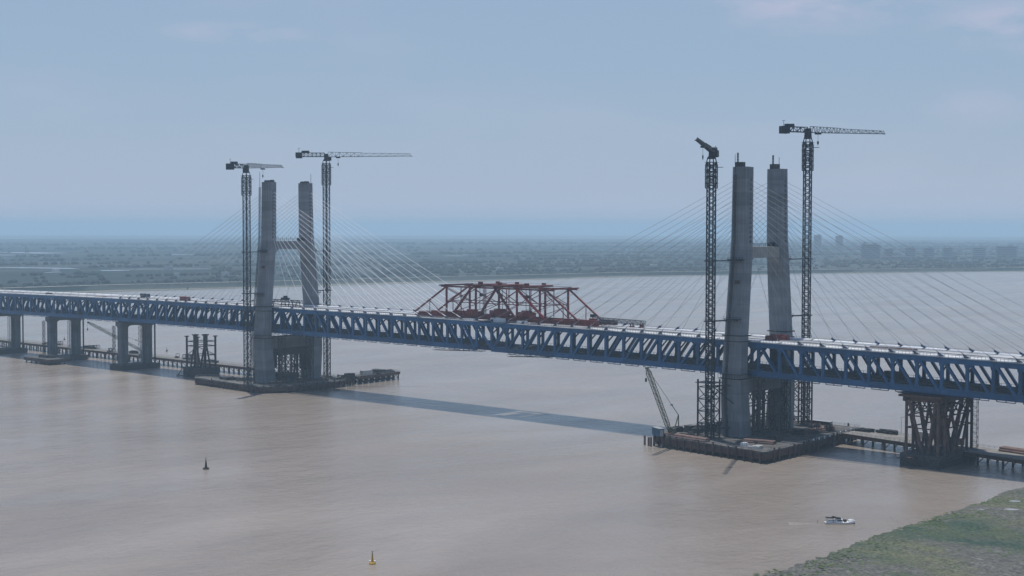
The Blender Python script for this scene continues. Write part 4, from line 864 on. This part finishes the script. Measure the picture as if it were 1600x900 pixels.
for X, Y, s, lab in ((172, 34, 1, 'rusty pipe tower around the foot of the tallest tower crane'), (164, -31, -1, 'dark lattice stair tower around the foot of the end on tower crane'), (-170, 30, 1, 'dark stair tower at the foot of the longest jib crane'), (-170, -29, -1, 'dark stair tower at the foot of the crane left of the farther tower')):
    if X < 0: continue
    t = thing('access_tower', lab, 'scaffold tower', (X, Y, 5), 'scaffold towers at the crane feet'); m_ = M['rust'] if s > 0 else M['crane']
    for dx, dy in ((-3.6, -3.2), (3.6, -3.2), (3.6, 3.2), (-3.6, 3.2)): part('post', MB().tube((X+dx, Y+dy, 4.6), (X+dx, Y+dy, 31), .42, n=8), m_, t)
    mb = MB()
    for i in range(5):
        z = 6+i*5.4
        for a, b in (((-3.6, -3.2), (3.6, -3.2)), ((3.6, -3.2), (3.6, 3.2)), ((3.6, 3.2), (-3.6, 3.2)), ((-3.6, 3.2), (-3.6, -3.2))):
            mb.beam((X+a[0], Y+a[1], z), (X+b[0], Y+b[1], z), .3); 
            if i < 4: mb.beam((X+a[0], Y+a[1], z), (X+b[0], Y+b[1], z+5.4), .26)
    yl = s*23.3; mb.beam((X, Y, 28), (170, yl, 28), .5).beam((X+2, Y, 28), (172, yl, 20), .4).beam((X-2, Y, 20), (168, yl, 28), .4).beam((X, Y, 9), (170, yl-s*1.5, 9), .5)
    part('bracing', mb, m_, t); part('top_landing', MB().box((X, Y, 29.6), (9, 8.2, .3)), m_, t)

# crawler cranes
def crawler(label, bx, by, bz, tip, m_, cr_label_scale=1.0):
    S = cr_label_scale; t = thing('crawler_crane', label, 'crawler crane', (bx, by, bz), 'lattice boom crawler cranes'); B = Vector((bx, by, bz)); tip = Vector(tip); hd = Vector((tip.x-bx, tip.y-by, 0)).normalized(); n_ = Vector((-hd.y, hd.x, 0)); ang = math.atan2(hd.y, hd.x); U = Vector((0, 0, 1))
    for s in (-1, 1): part('track', MB().box(B+n_*s*2.6*S+U*.6, (7*S, 1.0, 1.2), ang).box(B+n_*s*2.6*S+U*.6, (7.8*S, .9, .7), ang), M['black'], t)
    part('turntable', MB().tube(B+U*1.0, B+U*1.7, 1.6*S, n=12), M['dark'], t)
    part('machinery_house', MB().box(B-hd*1.6*S+U*2.8, (6.4*S, 3.4*S, 2.2), ang).box(B-hd*4.6*S+U*2.7, (1.6, 4.2*S, 2.4), ang), M['dark'], t)
    c = part('operator_cab', MB().box(B+hd*2.2*S+n_*1.9*S+U*2.8, (2.0, 1.4, 2.1), ang), m_, t); part('cab_window', MB().box(B+hd*3.25*S+n_*1.9*S+U*3.1, (.1, 1.1, 1.0), ang), M['window'], c)
    foot = B+hd*2.6*S+U*2.4; d = (tip-foot); L_ = d.length
    mb = MB(); q1 = foot.lerp(tip, .12); q2 = foot.lerp(tip, .93); lattice(mb, foot, q1, .8, .5, 2, .22, .12, 1.7, 1.4); lattice(mb, q1, q2, 1.7, 1.4, 16, .22, .10); lattice(mb, q2, tip, 1.7, 1.4, 2, .2, .1, .8, .6)
    bm = part('boom', mb, m_, t); part('boom_head', MB().tube(tip-n_*.6, tip+n_*.6, .6, n=10), m_, bm)
    top = B-hd*4.6*S+U*9.0*S; part('gantry_mast', MB().beam(B-hd*1.0+U*2.6, top, .4).beam(B-hd*4.8*S+U*3, top, .35), m_, t)
    k = top.lerp(tip, .22)
    part('pendant_lines', MB().tube(top, k, .16, n=5).box(k, (.9, .7, .5), ang).tube(k, tip, .09, n=5), M['crane'], t)
    part('hoist_rope', MB().tube(tip+hd*.7, tip+hd*.7-U*4.6, .07, n=5).box(tip+hd*.7-U*5.2, (.7, .6, 1.5), ang), M['crane'], t)
crawler('green lattice boom crawler crane at the left corner of the near tower platform', 150, -38.5, 5, (151.6, -60, 37.2), M['green'])
crawler('dark lattice boom crawler crane between the two concrete piers', -371, 30, 5.5, (-421, 14, 27.5), M['green'], .8)

# clutter on the platforms
def container(label, x, y, z, L_, m_, rz=0, name='site_container', h=2.8):
    t = thing(name, label, 'container', (x, y, z)); k, q_ = math.cos(rz), math.sin(rz); part('shell', MB().box((x, y, z+h/2), (L_, 2.6, h), rz), m_, t)
    mb = MB()
    for i in range(int(L_/1.0)):
        a = -L_/2+.5+i*1.0
        for s in (-1, 1): mb.box((x+a*k-s*1.34*q_, y+a*q_+s*1.34*k, z+h/2), (.4, .1, h*.85), rz)
    part('wall_ribs', mb, m_, t); part('roof', MB().box((x, y, z+h+.08), (L_+.15, 2.75, .16), rz), M['silver'], t)
    part('door', MB().box((x+k*(L_/2+.06), y+q_*(L_/2+.06), z+h*.45), (.1, 1.6, h*.8), rz), M['silver'], t)
container('blue grey site container at the left corner of the near tower platform', 144, -41.5, 5, 7.5, M['contblue'], -.5, h=3.4)
container('pale site cabin on the jetty beyond the farther tower', -151, 47, 5, 8, M['pale'], 1.5)
container('long dark container on the far edge of the near tower platform', 178, 41, 5, 12, M['darkrust'], -.05, h=1.6)
container('grey cabin on the trestle just left of the temporary pier', 236, 31, 5, 9, M['pale'], -.2)
container('rusty brown container on the trestle behind the temporary pier', 251, 26.5, 5, 12, M['rust'], -.2)
for a in [('black pipes stacked on the trestle at the right edge', 288, 19, 5, 24, 5, .5, -.2), ('rusty pipes lying on the trestle right of the temporary pier', 306, 8, 5, 10, 4, .5, -.2),
          ('long rusty pipes lying across the near tower platform edge', 160, -41.5, 5, 24, 4, .45, -.14), ('brown pipes beside the foot of the near tower', 190, -30, 5, 14, 5, .4, .2),
          ('pipes stacked on the far side of the near tower platform', 190, 20, 5, 18, 4, .45, 1.4)]:
    pipes('pipe_bundle', *a)
for i, a in enumerate([('dark machinery on the near platform right of the blue container', 158, -37, 5, 6, 3, 2.4, 'dark'), ('pale crates by the near corner of the near tower platform', 196, -44, 5, 7, 3, 1.3, 'pale'),
          ('dark equipment heap by the near tower foot on its left', 150, -22, 5, 8, 6, 3.2, 'dark'), ('white roofed machine at the near corner of the near tower platform', 190, -41, 5, 3.4, 2.4, 1.6, 'white'),
          ('dark bollards and machinery on the trestle left end', 206, 33, 5, 9, 3, 1.7, 'dark'), ('dark vehicle like heap on the trestle beside the lamp post', 216, 34, 5, 12, 3, 2.0, 'dark'),
          ('grey material heap behind the near tower on the platform', 186, 8, 5, 10, 8, 2.0, 'darkrust'), ('dark heap on the left arm of the farther tower platform', -200, -24, 4, 14, 7, 2.2, 'dark'),
          ('dark equipment at the foot of the farther tower', -150, -26, 4, 10, 6, 3.0, 'dark'), ('dark equipment where the jetty leaves the farther tower platform', -149, 30, 4, 6, 6, 4.0, 'dark'),
          ('dark material heap on the middle of the jetty', -153, 58, 5, 7, 12, 2.8, 'dark'), ('dark material heap near the end of the jetty', -155, 69, 5, 6, 8, 1.8, 'dark'),
          ('dark heap on the trestle between the right concrete pier and the pile cluster', -290, 28, 5.5, 16, 4, 2.0, 'dark'), ('dark machinery on the trestle left of the right concrete pier', -384, 30, 5.5, 10, 4, 2.6, 'dark'),
          ('dark machinery on the small platform left of the middle pier', -417, -22, 4, 16, 8, 2.4, 'dark'), ('pale sheet pile stack on the left arm of the farther tower platform', -203, -31.5, 4, 34, 3.0, .6, 'road'),
          ('dark machinery behind the middle concrete pier', -446, 30, 5.5, 12, 5, 2.8, 'dark'), ('dark heap at the inner edge of the farther tower platform', -190, 6, 4, 9, 14, 3.0, 'dark')]):
    heap('equipment_heap', a[0], 'equipment', *a[1:7], M[a[7]], 30+i, 9)
cl = random.Random(77)
spots = [('dark steel frame heap %s on the near tower platform', [(cl.uniform(142, 155), cl.uniform(-34, 36)) for _ in range(7)]+[(cl.uniform(185, 199), cl.uniform(-36, 36)) for _ in range(9)], 5),
         ('dark steel frame heap %s on the farther tower platform', [(cl.uniform(-194, -184), cl.uniform(-28, 28)) for _ in range(6)]+[(cl.uniform(-155, -147), cl.uniform(-28, 28)) for _ in range(7)], 4),
         ('dark steel heap %s on the trestle between the concrete piers', [(cl.uniform(-520, -300), cl.uniform(26, 33)) for _ in range(10)], 5.5)]
for lab, ps, z in spots:
    for i, (x, y) in enumerate(ps):
        mb = MB(); a = cl.uniform(0, 3); h = cl.uniform(1.2, 3.2); L_ = cl.uniform(2.5, 6)
        lattice(mb, (x-L_/2*math.cos(a), y-L_/2*math.sin(a), z+h/2), (x+L_/2*math.cos(a), y+L_/2*math.sin(a), z+h/2), h*.8, h, 3, .22, .14)
        for q in range(4): mb.box((x+cl.uniform(-2, 2), y+cl.uniform(-2, 2), z+.5), (cl.uniform(.6, 2.6), cl.uniform(.6, 1.6), 1.0), cl.uniform(0, 3))
        solo('steel_heap', mb, M[cl.choice(['dark', 'darkrust'])] , lab.replace('heap %s', 'heap among others').replace(' %s', ''), 'steel heap', (x, y, z), lab.replace(' %s', 's').replace('heaps', 'heaps'))
# planks: pale strip of steel plates on the left arm of the platform
mb = MB()
for i in range(16): mb.box((-222+i*3.6, -29.2-.24*i, 4.12), (3.3, 5.0, .16), -.07)
solo('steel_plates', mb, M['road'], 'pale row of steel plates on the arm of the farther tower platform', 'plates', (-195, -30, 4))
# a row of white bollards along the right edge of the near platform
for i in range(9):
    f_ = i/8; x, y = 204.8-5.2*f_, -10+46*f_; solo('white_bollard', MB().lathe((x, y, 5), [(.35, 0), (.35, 1.0), (.2, 1.2)], 8), M['white'], 'small white bollard on the right edge of the near tower platform', 'bollard', (x, y, 5), 'white bollards on the platform edge')
solo('lamp_post', MB().tube((223, 35, 5), (223, 35, 13), .12, .08, n=6).beam((223, 35, 13), (224.6, 35, 13.2), .14).box((224.6, 35, 13.1), (.9, .4, .15)), M['silver'], 'thin lamp post on the trestle between the near tower and the temporary pier', 'lamp post', (223, 35, 5))
for k, (x, y) in enumerate(((136.5, -41.5), (139.5, -42.5), (141.5, -43.4), (141, -40.5))):
    solo('mooring_pile', MB().tube((x, y, -3), (x, y, 4.2-.4*(k % 2)), .5, n=8), M['rust'], ['leftmost rusty mooring pile off the near platform corner', 'second rusty mooring pile off the near platform corner', 'rusty mooring pile closest to the near platform corner', 'rusty mooring pile behind the others at the near platform corner'][k], 'mooring pile', (x, y, 0), 'mooring piles at the near platform corner')

# ------------------------------------------------------------------ buoys and boat
def buoy(x, y, S, m_, label, lan, white=False):
    t = thing('channel_buoy', label, 'buoy', (x, y, 0))
    part('float', MB().lathe((x, y, -.5*S), [(.75*S, 0), (1.0*S, .3*S), (1.0*S, .85*S), (.85*S, 1.0*S)], 16), m_, t)
    part('body', MB().lathe((x, y, .5*S), [(.42*S, 0), (.3*S, 1.1*S), (.2*S, 2.2*S)], 12), m_, t); part('lantern', MB().lathe((x, y, 2.7*S), [(.13*S, 0), (.16*S, .25*S), (.12*S, .5*S), (.02*S, .62*S)], 10), lan, t)
    part('topmark', MB().tube((x, y, 3.2*S), (x, y, 3.55*S), .05*S, n=5).box((x, y, 3.6*S), (.55*S, .1, .16*S), .7), lan, t)
    if white:
        for s in (-1, 1): part('side_locker', MB().box((x+s*.7*S*math.cos(YAW), y+s*.7*S*math.sin(YAW), .72*S), (.5*S, .6*S, .5*S), YAW), M['white'], t)
buoy(46.3, -215.9, 1.25, M['black'], 'black channel buoy floating alone in the left foreground water', M['black'])
buoy(219.8, -281.5, 1.0, M['yellow'], 'yellow channel buoy with pale lockers near the bottom edge', M['dark'], True)
for i, (x, y) in enumerate(((-440.2, 95), (-376.5, 94.9), (-602, 100.2))):
    t = thing('marker_float', ['tiny dark marker float seen right of the right concrete pier', 'tiny dark marker float seen right of the pile cluster', 'tiny dark marker float seen between the legs of the middle concrete pier'][i], 'marker float', (x, y, 0))
    part('float', MB().lathe((x, y, -.3), [(.5, 0), (.9, .4), (.7, 1.1)], 10), M['dark'], t); part('mast', MB().tube((x, y, .7), (x, y, 2.6), .22, n=6), M['dark'], t)
t = thing('work_boat', 'small white work boat with dark canopy and white bow heading right near the bank', 'boat', (290.5, -137, 0))
ang = YAW-.02; D = Vector((math.cos(ang), math.sin(ang), 0)); N = Vector((-D.y, D.x, 0)); O = Vector((290.5, -137, 0)); U = Vector((0, 0, 1))
def bp(a, b, z): return O+D*a+N*b+U*z
st = [(-4.9, .95, .55), (-2.5, 1.15, .5), (0, 1.2, .5), (2.5, 1.1, .6), (4.2, .65, .85), (5.1, .1, 1.15)]
part('hull', MB().loft([[bp(a, -w_*.55, -.25), bp(a, w_*.55, -.25), bp(a, w_, .12), bp(a, w_+.03, zz_), bp(a, -w_-.03, zz_), bp(a, -w_, .12)] for a, w_, zz_ in st]), M['white'], t)
part('boot_stripe', MB().loft([[bp(a, -w_*.6, -.3), bp(a, w_*.6, -.3), bp(a, w_+.04, .22+.1*(a > 4)), bp(a, -w_-.04, .22+.1*(a > 4))] for a, w_, zz_ in st]), M['black'], t)
part('bow_cover', MB().loft([[bp(a, -w_, zz_+.02), bp(a, w_, zz_+.02), bp(a, w_*.5, zz_+.75-.1*i), bp(a, -w_*.5, zz_+.75-.1*i)] for i, (a, w_, zz_) in enumerate(((2.9, 1.0, .65), (3.7, .8, .78), (4.7, .3, 1.0)))]), M['white'], t)
cb = part('cabin', MB().box(bp(-.2, 0, 1.0), (2.2, 1.7, 1.1), ang).box(bp(-2.6, 0, .8), (2.6, 1.5, .5), ang), M['white'], t)
part('cabin_window', MB().box(bp(-.2, -.86, 1.15), (1.5, .08, .45), ang).box(bp(.92, 0, 1.15), (.08, 1.3, .45), ang), M['window'], cb)
part('canopy', MB().loft([[bp(a, -.95, z), bp(a, .95, z), bp(a, .9, z+.16), bp(a, -.9, z+.16)] for a, z in ((-4.6, 2.0), (-3.2, 1.85), (-1.6, 2.0), (.4, 1.75))]).loft([[bp(a, -.25, z), bp(a, .25, z), bp(a, .05, z+h), bp(a, -.05, z+h)] for a, z, h in ((-2.9, 1.95, .1), (-2.2, 2.0, .55), (-.6, 1.95, .12))]), M['black'], t)
mb = MB()
for a in (-4.3, -2.2, .2): mb.beam(bp(a, -.85, .5), bp(a, -.85, 1.9), .07).beam(bp(a, .85, .5), bp(a, .85, 1.9), .07)
for a in (1.4, 2.2): mb.beam(bp(a, -.9, .5), bp(a, -.9, 1.35), .09).beam(bp(a, .9, .5), bp(a, .9, 1.35), .09)
part('canopy_post', mb.box(bp(1.8, .2, .9), (.8, .9, .9), ang), M['dark'], t)
wk = MB(); wr = random.Random(2)
for i in range(60):
    a = -4.9-i*.2; b = .25; wid = .5+.01*i
    for sgn in (-1, 1):
        if wr.random() < .75: c0 = bp(a, sgn*(b+.02*i)*.8, .03); wk.hexa([c0-D*.2-N*wid*.4-U*.05, c0+D*.2-N*wid*.4-U*.05, c0+D*.2+N*wid*.4-U*.05, c0-D*.2+N*wid*.4-U*.05, c0-D*.16-N*wid*.3+U*.03, c0+D*.16-N*wid*.3+U*.03, c0+D*.16+N*wid*.3+U*.03, c0-D*.16+N*wid*.3+U*.03])
M['foam'] = mat('wake_foam', (.33, .30, .27), .5, var=.2)
tag(part('boat_wake', wk, M['foam'], None), 'thin pale wake trailing behind the small work boat', 'wake', kind='stuff')
w_ = bp(-7.2, .6, 0); solo('stake', MB().tube(w_-U*1, w_+U*1.1, .06, n=5), M['dark'], 'short dark stake in the water behind the work boat', 'stake', tuple(w_))

# ------------------------------------------------------------------ haze
hz = MB().box((0, 2000, 76), (72000, 72000, 1)); me = None
mb = MB().box((0, 0, (155-98)/2.0), (70400, 70400, 155+98+2)); mb.v = [(x, y, -101 if z < 0 else 151) for x, y, z in mb.v]
hm = bpy.data.materials.new('blue_haze'); hm.use_nodes = True; ht = hm.node_tree; ht.nodes.clear(); ho = ht.nodes.new('ShaderNodeOutputMaterial'); hv = ht.nodes.new('ShaderNodeVolumePrincipled')
hv.inputs['Color'].default_value = (.60, .83, 1, 1); hv.inputs['Density'].default_value = 1.25e-4; hv.inputs['Anisotropy'].default_value = .0
ht.links.new(hv.outputs[0], ho.inputs['Volume'])
hz = bpy.data.objects.new('haze', mb.mesh('haze', hm)); C.objects.link(hz); tag(hz, 'thin blue haze over the river and plain', kind='stuff')
